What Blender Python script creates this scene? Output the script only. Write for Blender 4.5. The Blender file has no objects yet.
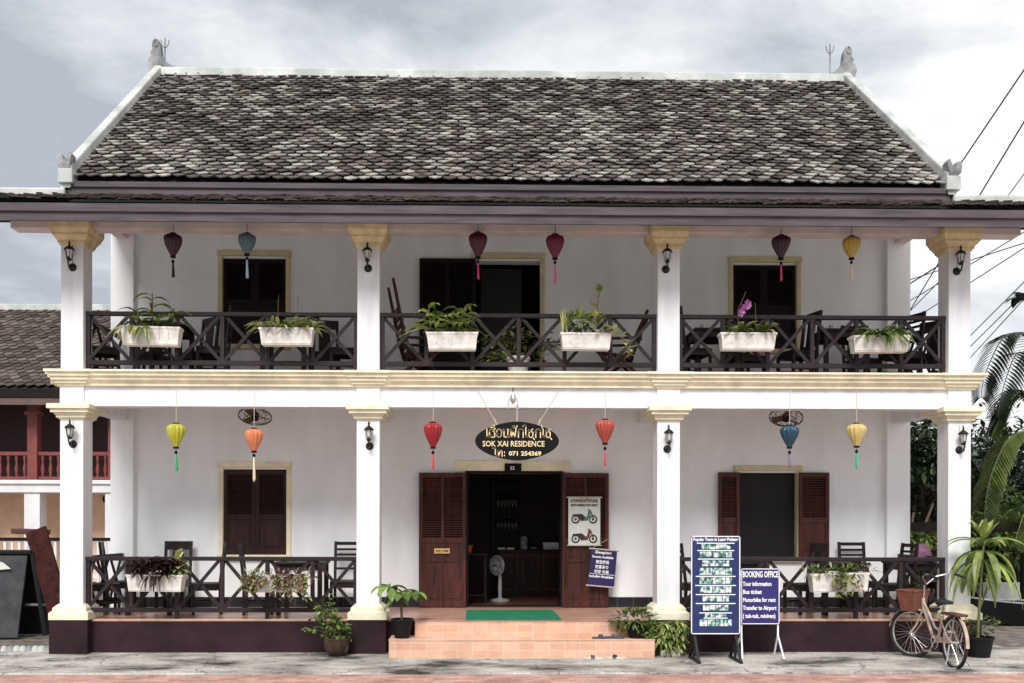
import bpy, math, random
from mathutils import Vector, Matrix
R = math.radians
rnd = random.Random(7)
scene = bpy.context.scene
COL = scene.collection

# ------------------------------------------------------------------ camera
F, PX0, PY0 = 940.0, 489.4, 524.0
TH, ROLL = 0.0177, 0.0017
CAM = Vector((0.0, -12.7, 1.74))
FW = Vector((math.sin(TH), math.cos(TH), 0))
r0 = Vector((math.cos(TH), -math.sin(TH), 0)); u0 = Vector((0, 0, 1))
RT = r0 * math.cos(ROLL) + u0 * math.sin(ROLL)
UP = u0 * math.cos(ROLL) - r0 * math.sin(ROLL)
cam_data = bpy.data.cameras.new('camera')
cam = bpy.data.objects.new('camera', cam_data); COL.objects.link(cam)
m = Matrix((RT, UP, -FW)).transposed().to_4x4(); m.translation = CAM
cam.matrix_world = m
cam_data.sensor_width = 36.0; cam_data.lens = 36.0 * F / 1024
cam_data.shift_x = (512 - PX0) / 1024; cam_data.shift_y = (PY0 - 341.5) / 1024
cam_data.clip_start = 0.1; cam_data.clip_end = 2000
scene.camera = cam

# ------------------------------------------------------------------ light
SUN_EL, SUN_AZ = R(45), R(12)      # azimuth: degrees towards the left of the camera's back
world = bpy.data.worlds.new('World'); scene.world = world; world.use_nodes = True
nt = world.node_tree; nt.nodes.clear(); N = nt.nodes.new; L = nt.links.new
out = N('ShaderNodeOutputWorld'); mixs = N('ShaderNodeMixShader')
bg1 = N('ShaderNodeBackground'); bg2 = N('ShaderNodeBackground')
sky = N('ShaderNodeTexSky'); sky.sky_type = 'NISHITA'; sky.sun_disc = False
sky.sun_elevation = SUN_EL; sky.sun_rotation = math.pi + SUN_AZ
bg1.inputs[1].default_value = 0.10; L(sky.outputs[0], bg1.inputs[0])
tc = N('ShaderNodeTexCoord'); mp = N('ShaderNodeMapping'); mp.inputs['Scale'].default_value = (1, 1, 2.6)
mp.inputs['Location'].default_value = (0.3, 0.1, 0.45)
L(tc.outputs['Generated'], mp.inputs[0])
n1 = N('ShaderNodeTexNoise'); n1.inputs['Scale'].default_value = 3.4; n1.inputs['Detail'].default_value = 9
n1.inputs['Roughness'].default_value = 0.60; n1.inputs['Distortion'].default_value = 0.25
L(mp.outputs[0], n1.inputs['Vector'])
sx = N('ShaderNodeSeparateXYZ'); L(tc.outputs['Generated'], sx.inputs[0])
ma = N('ShaderNodeMath'); ma.operation = 'MULTIPLY_ADD'; ma.inputs[1].default_value = 0.33
L(sx.outputs['X'], ma.inputs[0]); L(n1.outputs['Fac'], ma.inputs[2])
cr = N('ShaderNodeValToRGB'); L(ma.outputs[0], cr.inputs[0])
e = cr.color_ramp.elements
e[0].position = 0.32; e[0].color = (0.37, 0.395, 0.435, 1)
e[1].position = 0.62; e[1].color = (0.78, 0.785, 0.79, 1)
q = e.new(0.44); q.color = (0.52, 0.545, 0.58, 1)
L(cr.outputs[0], bg2.inputs[0]); bg2.inputs[1].default_value = 0.80
mixs.inputs[0].default_value = 0.95
L(bg1.outputs[0], mixs.inputs[1]); L(bg2.outputs[0], mixs.inputs[2]); L(mixs.outputs[0], out.inputs[0])
sd = bpy.data.lights.new('sun', 'SUN'); sd.energy = 2.1; sd.angle = R(24); sd.color = (1.0, 0.975, 0.94)
so = bpy.data.objects.new('sun', sd); COL.objects.link(so)
dirv = Vector((-math.sin(SUN_AZ) * math.cos(SUN_EL), -math.cos(SUN_AZ) * math.cos(SUN_EL), math.sin(SUN_EL)))
so.rotation_euler = dirv.to_track_quat('Z', 'Y').to_euler()
scene.view_settings.view_transform = 'Standard'
scene.view_settings.look = 'None'
scene.view_settings.exposure = 0.74
scene.view_settings.gamma = 1.0
scene.view_settings.use_curve_mapping = False
scene.render.engine = 'CYCLES'
scene.cycles.max_bounces = 7

# ------------------------------------------------------------------ helpers
def at(px, py, Y):
    u = (px - PX0) / F; v = (PY0 - py) / F
    d = FW + RT * u + UP * v
    t = (Y - CAM.y) / d.y
    return CAM + d * t
def XX(px, Y): return at(px, PY0, Y).x
def ZZ(py, Y, px=515): return at(px, py, Y).z

def rgba(c): return (c[0], c[1], c[2], 1)
def mat(name, col, rough=0.6, var=0.0, scale=6.0, bump=0.0, bscale=60.0, metal=0.0, col2=None, stretch=None, island=0.0, spec=0.5, detail=5):
    m_ = bpy.data.materials.new(name); m_.use_nodes = True
    t = m_.node_tree; b = t.nodes['Principled BSDF']
    b.inputs['Roughness'].default_value = rough; b.inputs['Metallic'].default_value = metal
    b.inputs['Specular IOR Level'].default_value = spec
    b.inputs['Base Color'].default_value = rgba(col)
    co = t.nodes.new('ShaderNodeTexCoord'); mpn = t.nodes.new('ShaderNodeMapping')
    if stretch: mpn.inputs['Scale'].default_value = stretch
    t.links.new(co.outputs['Object'], mpn.inputs[0])
    last = None
    if var or col2:
        n = t.nodes.new('ShaderNodeTexNoise'); n.inputs['Scale'].default_value = scale; n.inputs['Detail'].default_value = detail
        n.inputs['Roughness'].default_value = 0.6
        t.links.new(mpn.outputs[0], n.inputs['Vector'])
        rp = t.nodes.new('ShaderNodeValToRGB'); t.links.new(n.outputs['Fac'], rp.inputs[0])
        c2 = col2 if col2 else tuple(max(0, c * (1 - var)) for c in col)
        c1 = col if col2 else tuple(min(1, c * (1 + var * 0.5)) for c in col)
        rp.color_ramp.elements[0].position = 0.34; rp.color_ramp.elements[0].color = rgba(c2)
        rp.color_ramp.elements[1].position = 0.66; rp.color_ramp.elements[1].color = rgba(c1)
        last = rp.outputs[0]
    if island:
        g = t.nodes.new('ShaderNodeNewGeometry')
        mr = t.nodes.new('ShaderNodeMapRange'); mr.inputs['To Min'].default_value = 1 - island; mr.inputs['To Max'].default_value = 1 + island
        t.links.new(g.outputs['Random Per Island'], mr.inputs[0])
        vm = t.nodes.new('ShaderNodeVectorMath'); vm.operation = 'SCALE'
        if last: t.links.new(last, vm.inputs[0])
        else: vm.inputs[0].default_value = col
        t.links.new(mr.outputs[0], vm.inputs['Scale']); last = vm.outputs[0]
    if last: t.links.new(last, b.inputs['Base Color'])
    if bump:
        n = t.nodes.new('ShaderNodeTexNoise'); n.inputs['Scale'].default_value = bscale; n.inputs['Detail'].default_value = 6
        t.links.new(mpn.outputs[0], n.inputs['Vector'])
        bp = t.nodes.new('ShaderNodeBump'); bp.inputs['Strength'].default_value = bump; bp.inputs['Distance'].default_value = 0.02
        t.links.new(n.outputs['Fac'], bp.inputs['Height']); t.links.new(bp.outputs[0], b.inputs['Normal'])
    return m_

def brick_mat(name, c1, c2, mortar, bw, rh, msize=0.012, off=0.0, rough=0.5, wet=0.5, rot=None, dirt=0.3, squash=1.0):
    m_ = bpy.data.materials.new(name); m_.use_nodes = True
    t = m_.node_tree; b = t.nodes['Principled BSDF']; b.inputs['Roughness'].default_value = rough
    b.inputs['Specular IOR Level'].default_value = 0.3
    co = t.nodes.new('ShaderNodeTexCoord'); mpn = t.nodes.new('ShaderNodeMapping')
    if rot: mpn.inputs['Rotation'].default_value = rot
    t.links.new(co.outputs['Object'], mpn.inputs[0])
    br = t.nodes.new('ShaderNodeTexBrick'); t.links.new(mpn.outputs[0], br.inputs['Vector'])
    br.inputs['Color1'].default_value = rgba(c1); br.inputs['Color2'].default_value = rgba(c2); br.inputs['Mortar'].default_value = rgba(mortar)
    br.inputs['Scale'].default_value = 1.0; br.inputs['Mortar Size'].default_value = msize
    br.inputs['Brick Width'].default_value = bw; br.inputs['Row Height'].default_value = rh; br.offset = off
    br.inputs['Mortar Smooth'].default_value = 0.2
    n = t.nodes.new('ShaderNodeTexNoise'); n.inputs['Scale'].default_value = 3.0; n.inputs['Detail'].default_value = 8
    n.inputs['Roughness'].default_value = 0.65
    t.links.new(co.outputs['Object'], n.inputs['Vector'])
    mr = t.nodes.new('ShaderNodeMapRange'); mr.inputs['From Min'].default_value = 0.3; mr.inputs['From Max'].default_value = 0.7
    mr.inputs['To Min'].default_value = 1 - dirt; mr.inputs['To Max'].default_value = 1 + dirt * 0.3
    t.links.new(n.outputs['Fac'], mr.inputs[0])
    vm = t.nodes.new('ShaderNodeVectorMath'); vm.operation = 'SCALE'
    t.links.new(br.outputs['Color'], vm.inputs[0]); t.links.new(mr.outputs[0], vm.inputs['Scale'])
    t.links.new(vm.outputs[0], b.inputs['Base Color'])
    bp = t.nodes.new('ShaderNodeBump'); bp.inputs['Strength'].default_value = 0.5; bp.inputs['Distance'].default_value = 0.004; bp.invert = True
    t.links.new(br.outputs['Fac'], bp.inputs['Height']); t.links.new(bp.outputs[0], b.inputs['Normal'])
    return m_

M = {}
M['wall'] = mat('white_plaster', (0.87, 0.88, 0.895), 0.85, 0.08, 1.6, 0.12, 40, stretch=(1.6, 1.6, 0.5), detail=9)
M['white'] = mat('white_paint', (0.80, 0.81, 0.825), 0.8, 0.13, 2.2, 0.14, 30, stretch=(2.5, 2.5, 0.3), detail=9)
M['cream'] = mat('cream_paint', (0.86, 0.79, 0.58), 0.75, 0.20, 4, 0.12, 40)
M['pale_cream'] = mat('pale_cream_paint', (0.82, 0.77, 0.58), 0.75, 0.16, 5, 0.1, 40)
M['ochre'] = mat('ochre_paint', (0.78, 0.65, 0.38), 0.75, 0.25, 6, 0.12, 40)
M['frame_yellow'] = mat('window_frame_paint', (0.62, 0.55, 0.33), 0.7, 0.15, 6)
M['maroon'] = mat('maroon_plinth_paint', (0.030, 0.014, 0.018), 0.8, 0.35, 3, 0.2, 30, spec=0.2)
M['rail'] = mat('dark_rail_paint', (0.024, 0.015, 0.018), 0.6, 0.4, 12, 0.15, 40, island=0.25, spec=0.3)
M['darkwood'] = mat('dark_stained_wood', (0.010, 0.005, 0.005), 0.6, 0.5, 9, 0.2, 30, stretch=(3, 3, 0.6), island=0.3, spec=0.2)
M['redwood'] = mat('reddish_door_wood', (0.095, 0.024, 0.015), 0.5, spec=0.3, col2=(0.022, 0.007, 0.006), scale=4, bump=0.1, bscale=20, stretch=(5, 5, 0.5), island=0.2)
M['shutterwood'] = mat('brown_shutter_wood', (0.040, 0.013, 0.011), 0.5, spec=0.25, col2=(0.016, 0.006, 0.006), scale=4, bump=0.1, bscale=30, stretch=(5, 5, 0.5), island=0.2)
M['chairwood'] = mat('black_brown_chair_wood', (0.014, 0.008, 0.008), 0.5, 0.4, 10, island=0.4, spec=0.3)
M['redchair'] = mat('mahogany_wood', (0.050, 0.013, 0.009), 0.45, 0.4, 10, spec=0.3, island=0.3, stretch=(4, 4, 0.6))
M['fascia'] = mat('weathered_fascia_board', (0.105, 0.085, 0.098), 0.7, col2=(0.048, 0.038, 0.045), scale=3, bump=0.3, bscale=40, stretch=(0.5, 4, 6))
M['pinkbeam'] = mat('pinkish_beam_paint', (0.72, 0.63, 0.61), 0.8, 0.15, 3)
M['soffit'] = mat('soffit_boards', (0.12, 0.08, 0.07), 0.8, 0.3, 4)
M['cap'] = mat('weathered_white_plaster', (0.62, 0.635, 0.615), 0.85, col2=(0.36, 0.38, 0.36), scale=2.2, bump=0.3, bscale=25, detail=9)
M['capgrey'] = mat('grey_weathered_plaster', (0.42, 0.43, 0.43), 0.9, col2=(0.13, 0.135, 0.14), scale=3.5, bump=0.4, bscale=30)
M['iron'] = mat('black_iron', (0.012, 0.012, 0.013), 0.45, 0.3, 20, metal=0.3)
M['black'] = mat('black_plastic', (0.008, 0.008, 0.009), 0.6, 0.2, 10, spec=0.2)
M['glass'] = mat('lantern_glass', (0.55, 0.56, 0.55), 0.12, 0.1, 10, spec=0.8)
M['trough'] = mat('white_plastic_trough', (0.72, 0.68, 0.64), 0.6, 0.22, 9, 0.15, 50)
M['soil'] = mat('soil', (0.05, 0.03, 0.02), 0.95, 0.5, 30, 0.5, 60)
M['tile'] = brick_mat('terracotta_floor_tile', (0.56, 0.33, 0.25), (0.50, 0.28, 0.21), (0.52, 0.42, 0.36), 0.3, 0.3, 0.006, rough=0.28, dirt=0.25)
M['riser'] = brick_mat('salmon_step_tile', (0.68, 0.38, 0.26), (0.76, 0.47, 0.33), (0.76, 0.54, 0.42), 0.2, 0.1, 0.006, off=0.0, rough=0.55, rot=(R(90), 0, 0), dirt=0.22)
M['step_top'] = brick_mat('salmon_tread_tile', (0.74, 0.43, 0.28), (0.80, 0.52, 0.36), (0.75, 0.6, 0.5), 0.2, 0.2, 0.006, rough=0.5, dirt=0.3)
M['dado'] = brick_mat('black_dado_tile', (0.018, 0.018, 0.022), (0.030, 0.030, 0.036), (0.10, 0.10, 0.10), 0.25, 0.22, 0.006, rough=0.2, rot=(R(90), 0, 0), dirt=0.2)
M['paving'] = brick_mat('red_brick_paving', (0.50, 0.23, 0.18), (0.66, 0.40, 0.33), (0.45, 0.38, 0.34), 0.22, 0.11, 0.008, off=0.5, rough=0.85, dirt=0.45)
M['mat_green'] = mat('green_doormat', (0.004, 0.20, 0.09), 0.95, 0.25, 14, 0.6, 250)
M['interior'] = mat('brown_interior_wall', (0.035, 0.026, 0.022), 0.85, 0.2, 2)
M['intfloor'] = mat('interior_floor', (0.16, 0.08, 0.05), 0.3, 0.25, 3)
M['grey_glass'] = mat('grey_screen', (0.020, 0.018, 0.017), 0.5, 0.1, 2, spec=0.15)
M['chrome'] = mat('chrome', (0.7, 0.68, 0.66), 0.25, 0.1, 20, metal=1.0)
M['bike'] = mat('cream_bicycle_paint', (0.62, 0.54, 0.45), 0.32, col2=(0.34, 0.21, 0.15), scale=9)
M['rubber'] = mat('tyre_rubber', (0.015, 0.015, 0.015), 0.8, 0.2, 20)
M['rustpad'] = mat('brown_rack_pad', (0.10, 0.035, 0.028), 0.6, 0.3, 12)
M['basket'] = mat('terracotta_basket_plastic', (0.20, 0.065, 0.045), 0.55, 0.25, 12)
M['fan'] = mat('grey_fan_plastic', (0.42, 0.42, 0.42), 0.4, 0.1, 9)
M['blue1'] = mat('navy_blue_board', (0.009, 0.024, 0.110), 0.45, 0.12, 3)
M['blue2'] = mat('violet_blue_board', (0.020, 0.018, 0.140), 0.45, 0.12, 3)
M['navy'] = mat('navy_banner_vinyl', (0.018, 0.012, 0.085), 0.4, 0.15, 5)
M['lettering'] = mat('white_lettering', (0.85, 0.85, 0.88), 0.6)
M['goldletter'] = mat('cream_gold_lettering', (0.85, 0.68, 0.36), 0.5, 0.1, 30)
M['goldletter2'] = mat('yellow_gold_lettering', (0.70, 0.42, 0.12), 0.5, 0.1, 30)
M['signblack'] = mat('black_sign_paint', (0.006, 0.005, 0.006), 0.5, 0.2, 8, spec=0.15)
M['poster'] = mat('off_white_poster', (0.68, 0.70, 0.66), 0.5, 0.1, 4)
M['ink'] = mat('black_ink', (0.02, 0.02, 0.02), 0.6)
M['inkteal'] = mat('teal_ink', (0.05, 0.16, 0.17), 0.6)
M['inkred'] = mat('dark_red_ink', (0.12, 0.03, 0.03), 0.6)
M['inkgold'] = mat('brown_gold_ink', (0.38, 0.20, 0.05), 0.6)
M['brass'] = mat('brass_plate', (0.65, 0.42, 0.14), 0.4, 0.15, 20)
M['glaze'] = mat('glazed_brown_ceramic', (0.055, 0.028, 0.022), 0.15, 0.4, 9, spec=0.7)
M['concretepot'] = mat('pale_concrete', (0.40, 0.38, 0.35), 0.9, 0.3, 12, 0.3, 60)
M['rope'] = mat('pale_cord', (0.5, 0.45, 0.38), 0.8)
M['wire'] = mat('black_cable', (0.02, 0.02, 0.022), 0.7)
M['bark'] = mat('tree_bark', (0.10, 0.075, 0.055), 0.95, 0.5, 12, 0.5, 30, stretch=(2, 2, 0.5))
M['stemgreen'] = mat('plant_stem', (0.12, 0.14, 0.05), 0.7, 0.3, 12)
M['twig'] = mat('brown_plant_stem', (0.12, 0.07, 0.045), 0.8, 0.3, 12)
def leafmat(name, c, c2, isl=0.4, trans=0.25, rough=0.45):
    m_ = mat(name, c, rough, col2=c2, scale=5, island=isl)
    t = m_.node_tree; b = t.nodes['Principled BSDF']; o = t.nodes['Material Output']
    tr = t.nodes.new('ShaderNodeBsdfTranslucent'); mx = t.nodes.new('ShaderNodeMixShader'); mx.inputs[0].default_value = trans
    s = b.inputs['Base Color'].links[0].from_socket
    t.links.new(s, tr.inputs[0]); t.links.new(b.outputs[0], mx.inputs[1]); t.links.new(tr.outputs[0], mx.inputs[2]); t.links.new(mx.outputs[0], o.inputs[0])
    return m_
M['leaf'] = leafmat('mid_green_leaf', (0.19, 0.26, 0.06), (0.05, 0.10, 0.02), 0.55)
M['leafdark'] = leafmat('dark_tree_leaf', (0.045, 0.070, 0.026), (0.010, 0.020, 0.008), 0.8, 0.15, rough=0.3)
M['leafbright'] = leafmat('bright_shrub_leaf', (0.24, 0.35, 0.08), (0.07, 0.14, 0.03), 0.5)
M['leaflime'] = leafmat('lime_variegated_leaf', (0.38, 0.46, 0.13), (0.09, 0.15, 0.03), 0.4)
M['leafyellow'] = leafmat('yellow_green_leaf', (0.55, 0.54, 0.26), (0.16, 0.21, 0.05), 0.5)
M['leafpurple'] = leafmat('purple_brown_leaf', (0.060, 0.028, 0.026), (0.025, 0.014, 0.014), 0.5)
M['leafpink'] = leafmat('dusty_pink_leaf', (0.22, 0.12, 0.09), (0.10, 0.07, 0.04), 0.5)
M['orchid'] = leafmat('magenta_petal', (0.42, 0.13, 0.38), (0.28, 0.07, 0.24), 0.3)
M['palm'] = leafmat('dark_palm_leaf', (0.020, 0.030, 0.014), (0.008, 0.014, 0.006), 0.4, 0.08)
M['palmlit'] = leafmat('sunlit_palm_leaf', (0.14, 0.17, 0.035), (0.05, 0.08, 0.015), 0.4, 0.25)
for n_, c_ in dict(maroon=(0.085, 0.008, 0.030), red=(0.36, 0.018, 0.025), coral=(0.46, 0.085, 0.06), orange=(0.72, 0.24, 0.11), lime=(0.52, 0.50, 0.05),
                   yellow=(0.68, 0.53, 0.20), gold=(0.58, 0.38, 0.08), teal=(0.020, 0.075, 0.12), slate=(0.10, 0.17, 0.20), crimson=(0.17, 0.008, 0.05),
                   deep=(0.045, 0.008, 0.022)).items():
    mm = mat('silk_' + n_, c_, 0.35, 0.15, 10)
    t = mm.node_tree; b = t.nodes['Principled BSDF']; o = t.nodes['Material Output']
    tr = t.nodes.new('ShaderNodeBsdfTranslucent'); mx = t.nodes.new('ShaderNodeMixShader'); mx.inputs[0].default_value = 0.12
    t.links.new(b.inputs['Base Color'].links[0].from_socket, tr.inputs[0])
    t.links.new(b.outputs[0], mx.inputs[1]); t.links.new(tr.outputs[0], mx.inputs[2]); t.links.new(mx.outputs[0], o.inputs[0])
    M['silk_' + n_] = mm
for n_, c_ in dict(pink=(0.75, 0.05, 0.22), green=(0.03, 0.45, 0.18), red=(0.6, 0.03, 0.05), cream=(0.75, 0.66, 0.42), violet=(0.20, 0.14, 0.30), blue=(0.45, 0.60, 0.75), black=(0.02, 0.01, 0.01)).items():
    M['tassel_' + n_] = mat('tassel_' + n_, c_, 0.7)

class MB:
    def __init__(s): s.v = []; s.f = []; s.uvs = None
    def add(s, vs, fs):
        o = len(s.v); s.v += [tuple(p) for p in vs]; s.f += [tuple(i + o for i in f) for f in fs]; return s
    def box(s, x0, x1, y0, y1, z0, z1, M4=None):
        vs = [Vector(p) for p in ((x0,y0,z0),(x1,y0,z0),(x1,y1,z0),(x0,y1,z0),(x0,y0,z1),(x1,y0,z1),(x1,y1,z1),(x0,y1,z1))]
        if M4 is not None: vs = [M4 @ v for v in vs]
        return s.add(vs, [(3,2,1,0),(4,5,6,7),(0,1,5,4),(1,2,6,5),(2,3,7,6),(3,0,4,7)])
    def bar(s, a, b, w, h, up=(0, 1, 0)):
        a = Vector(a); b = Vector(b); d = (b - a); ln = d.length
        if ln < 1e-6: return s
        d /= ln; n = Vector(up); n = (n - d * n.dot(d))
        if n.length < 1e-4: n = Vector((1, 0, 0)) - d * d.x
        n.normalize(); sd_ = d.cross(n)
        vs = []
        for p in (a, b):
            for i, j in ((-1,-1),(1,-1),(1,1),(-1,1)): vs.append(p + sd_ * (i * w / 2) + n * (j * h / 2))
        return s.add(vs, [(0,1,2,3),(7,6,5,4),(0,4,5,1),(1,5,6,2),(2,6,7,3),(3,7,4,0)])
    def tube(s, pts, r, seg=8, cap=True, closed=False):
        pts = [Vector(p) for p in pts]; n = len(pts); rs = r if isinstance(r, (list, tuple)) else [r] * n
        o = len(s.v); nrm = None
        for i, p in enumerate(pts):
            if closed: d = pts[(i + 1) % n] - pts[i - 1]
            else: d = pts[min(i + 1, n - 1)] - pts[max(i - 1, 0)]
            if d.length < 1e-9: d = Vector((0, 0, 1))
            d.normalize()
            if nrm is None: nrm = d.orthogonal().normalized()
            else:
                nrm = nrm - d * nrm.dot(d)
                nrm = nrm.normalized() if nrm.length > 1e-6 else d.orthogonal().normalized()
            bn = d.cross(nrm)
            for k in range(seg):
                a_ = 2 * math.pi * k / seg
                s.v.append(tuple(p + (nrm * math.cos(a_) + bn * math.sin(a_)) * rs[i]))
        rng = n if closed else n - 1
        for i in range(rng):
            j = (i + 1) % n
            for k in range(seg):
                k2 = (k + 1) % seg
                s.f.append((o + i * seg + k, o + i * seg + k2, o + j * seg + k2, o + j * seg + k))
        if cap and not closed:
            s.f.append(tuple(o + k for k in reversed(range(seg)))); s.f.append(tuple(o + (n - 1) * seg + k for k in range(seg)))
        return s
    def lathe(s, prof, c=(0, 0, 0), seg=20, lobes=0, amp=0.0, M4=None):
        o = len(s.v); c = Vector(c)
        for (r, z) in prof:
            for k in range(seg):
                a_ = 2 * math.pi * k / seg
                rr = r * (1 + amp * (abs(math.cos(lobes * a_ / 2)) - 0.5)) if lobes else r
                p = Vector((math.cos(a_) * rr, math.sin(a_) * rr, z))
                if M4 is not None: p = M4 @ p
                s.v.append(tuple(c + p))
        for i in range(len(prof) - 1):
            for k in range(seg):
                k2 = (k + 1) % seg
                s.f.append((o + i * seg + k, o + i * seg + k2, o + (i + 1) * seg + k2, o + (i + 1) * seg + k))
        if prof[0][0] > 1e-4: s.f.append(tuple(o + k for k in reversed(range(seg))))
        if prof[-1][0] > 1e-4: s.f.append(tuple(o + (len(prof) - 1) * seg + k for k in range(seg)))
        return s
    def prism(s, poly, y0, y1, axis='y'):
        n = len(poly); vs = []
        for y in (y0, y1):
            for (a_, b_) in poly: vs.append((a_, y, b_) if axis == 'y' else ((y, a_, b_) if axis == 'x' else (a_, b_, y)))
        fs = [tuple(range(n)), tuple(reversed(range(n, 2 * n)))]
        for i in range(n): j = (i + 1) % n; fs.append((i, i + n, j + n, j))
        return s.add(vs, fs)
    def leaf(s, base, d, length, width, droop=0.5, segs=4, fold=0.25, side=None, tip=1.0, wide=0.45):
        base = Vector(base); d = Vector(d).normalized()
        if side is None:
            side = d.cross(Vector((0, 0, 1)))
            if side.length < 0.05: a_ = rnd.uniform(0, 6.28); side = Vector((math.cos(a_), math.sin(a_), 0))
        side = Vector(side).normalized()
        o = len(s.v); p = base.copy(); step = length / segs; dd = d.copy()
        for i in range(segs + 1):
            t = i / segs
            w = width * (math.sin(math.pi * min(1, t / (2 * wide))) if t < wide else math.cos(math.pi / 2 * ((t - wide) / (1 - wide)) ** tip)) if 0 < t < 1 else width * 0.08
            nrm = side.cross(dd).normalized()
            s.v.append(tuple(p - side * w / 2 + nrm * (fold * w)))
            s.v.append(tuple(p)); s.v.append(tuple(p + side * w / 2 + nrm * (fold * w)))
            dd = (dd + Vector((0, 0, -droop / segs))).normalized()
            p = p + dd * step
        for i in range(segs):
            a_ = o + i * 3
            s.f.append((a_, a_ + 1, a_ + 4, a_ + 3)); s.f.append((a_ + 1, a_ + 2, a_ + 5, a_ + 4))
        return s
    def build(s, name, material, parent=None, bevel=0.0, smooth=False, loc=None):
        me = bpy.data.meshes.new(name)
        me.from_pydata(s.v, [], s.f); me.update()
        mats = material if isinstance(material, (list, tuple)) else [material]
        for mt in mats: me.materials.append(mt)
        if smooth:
            me.polygons.foreach_set('use_smooth', [True] * len(me.polygons))
            try: me.set_sharp_from_angle(angle=R(40))
            except Exception: pass
        ob = bpy.data.objects.new(name, me); COL.objects.link(ob)
        if parent is not None: ob.parent = parent
        if loc is not None: ob.location = loc
        if bevel:
            b = ob.modifiers.new('bevel', 'BEVEL'); b.width = bevel; b.segments = 2; b.limit_method = 'ANGLE'; b.angle_limit = R(50)
        return ob

def tag(o, label=None, cat=None, group=None, kind=None):
    if label: o['label'] = label
    if cat: o['category'] = cat
    if group: o['group'] = group
    if kind: o['kind'] = kind
    return o
def empty(name, loc, label, cat, group=None, rz=0.0):
    o = bpy.data.objects.new(name, None); COL.objects.link(o); o.location = loc; o.rotation_euler = (0, 0, rz)
    o.empty_display_size = 0.2
    return tag(o, label, cat, group)
def copy_tree(o, parent=None):
    c = o.copy(); COL.objects.link(c)
    if parent is not None: c.parent = parent
    for ch in list(o.children): copy_tree(ch, c)
    return c
def text_mb(s, size, weight=0.0, align='CENTER', sx=1.0, depth=0.003):
    cu = bpy.data.curves.new('lettering', 'FONT'); cu.body = s; cu.size = size; cu.align_x = align; cu.align_y = 'CENTER'
    cu.offset = weight; cu.extrude = depth; cu.resolution_u = 2
    ob = bpy.data.objects.new('lettering', cu); COL.objects.link(ob); bpy.context.view_layer.update()
    dg = bpy.context.evaluated_depsgraph_get()
    me = bpy.data.meshes.new_from_object(ob.evaluated_get(dg))
    vs = [(v.co.x * sx, v.co.y, v.co.z) for v in me.vertices]; fs = [tuple(p.vertices) for p in me.polygons]
    bpy.data.objects.remove(ob); bpy.data.curves.remove(cu); bpy.data.meshes.remove(me)
    return vs, fs
def put_text(mb, s, x, y, z, size, width=None, **k):
    """stand lettering upright, facing -Y, centred on x (local coordinates); width squeezes to fit"""
    vs, fs = text_mb(s, size, **k)
    if not vs: return
    if width:
        w = max(v[0] for v in vs) - min(v[0] for v in vs)
        q_ = width / w; vs = [(v[0] * q_, v[1], v[2]) for v in vs]
    mb.add([(x + v[0], y - v[2], z + v[1]) for v in vs], fs)

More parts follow.
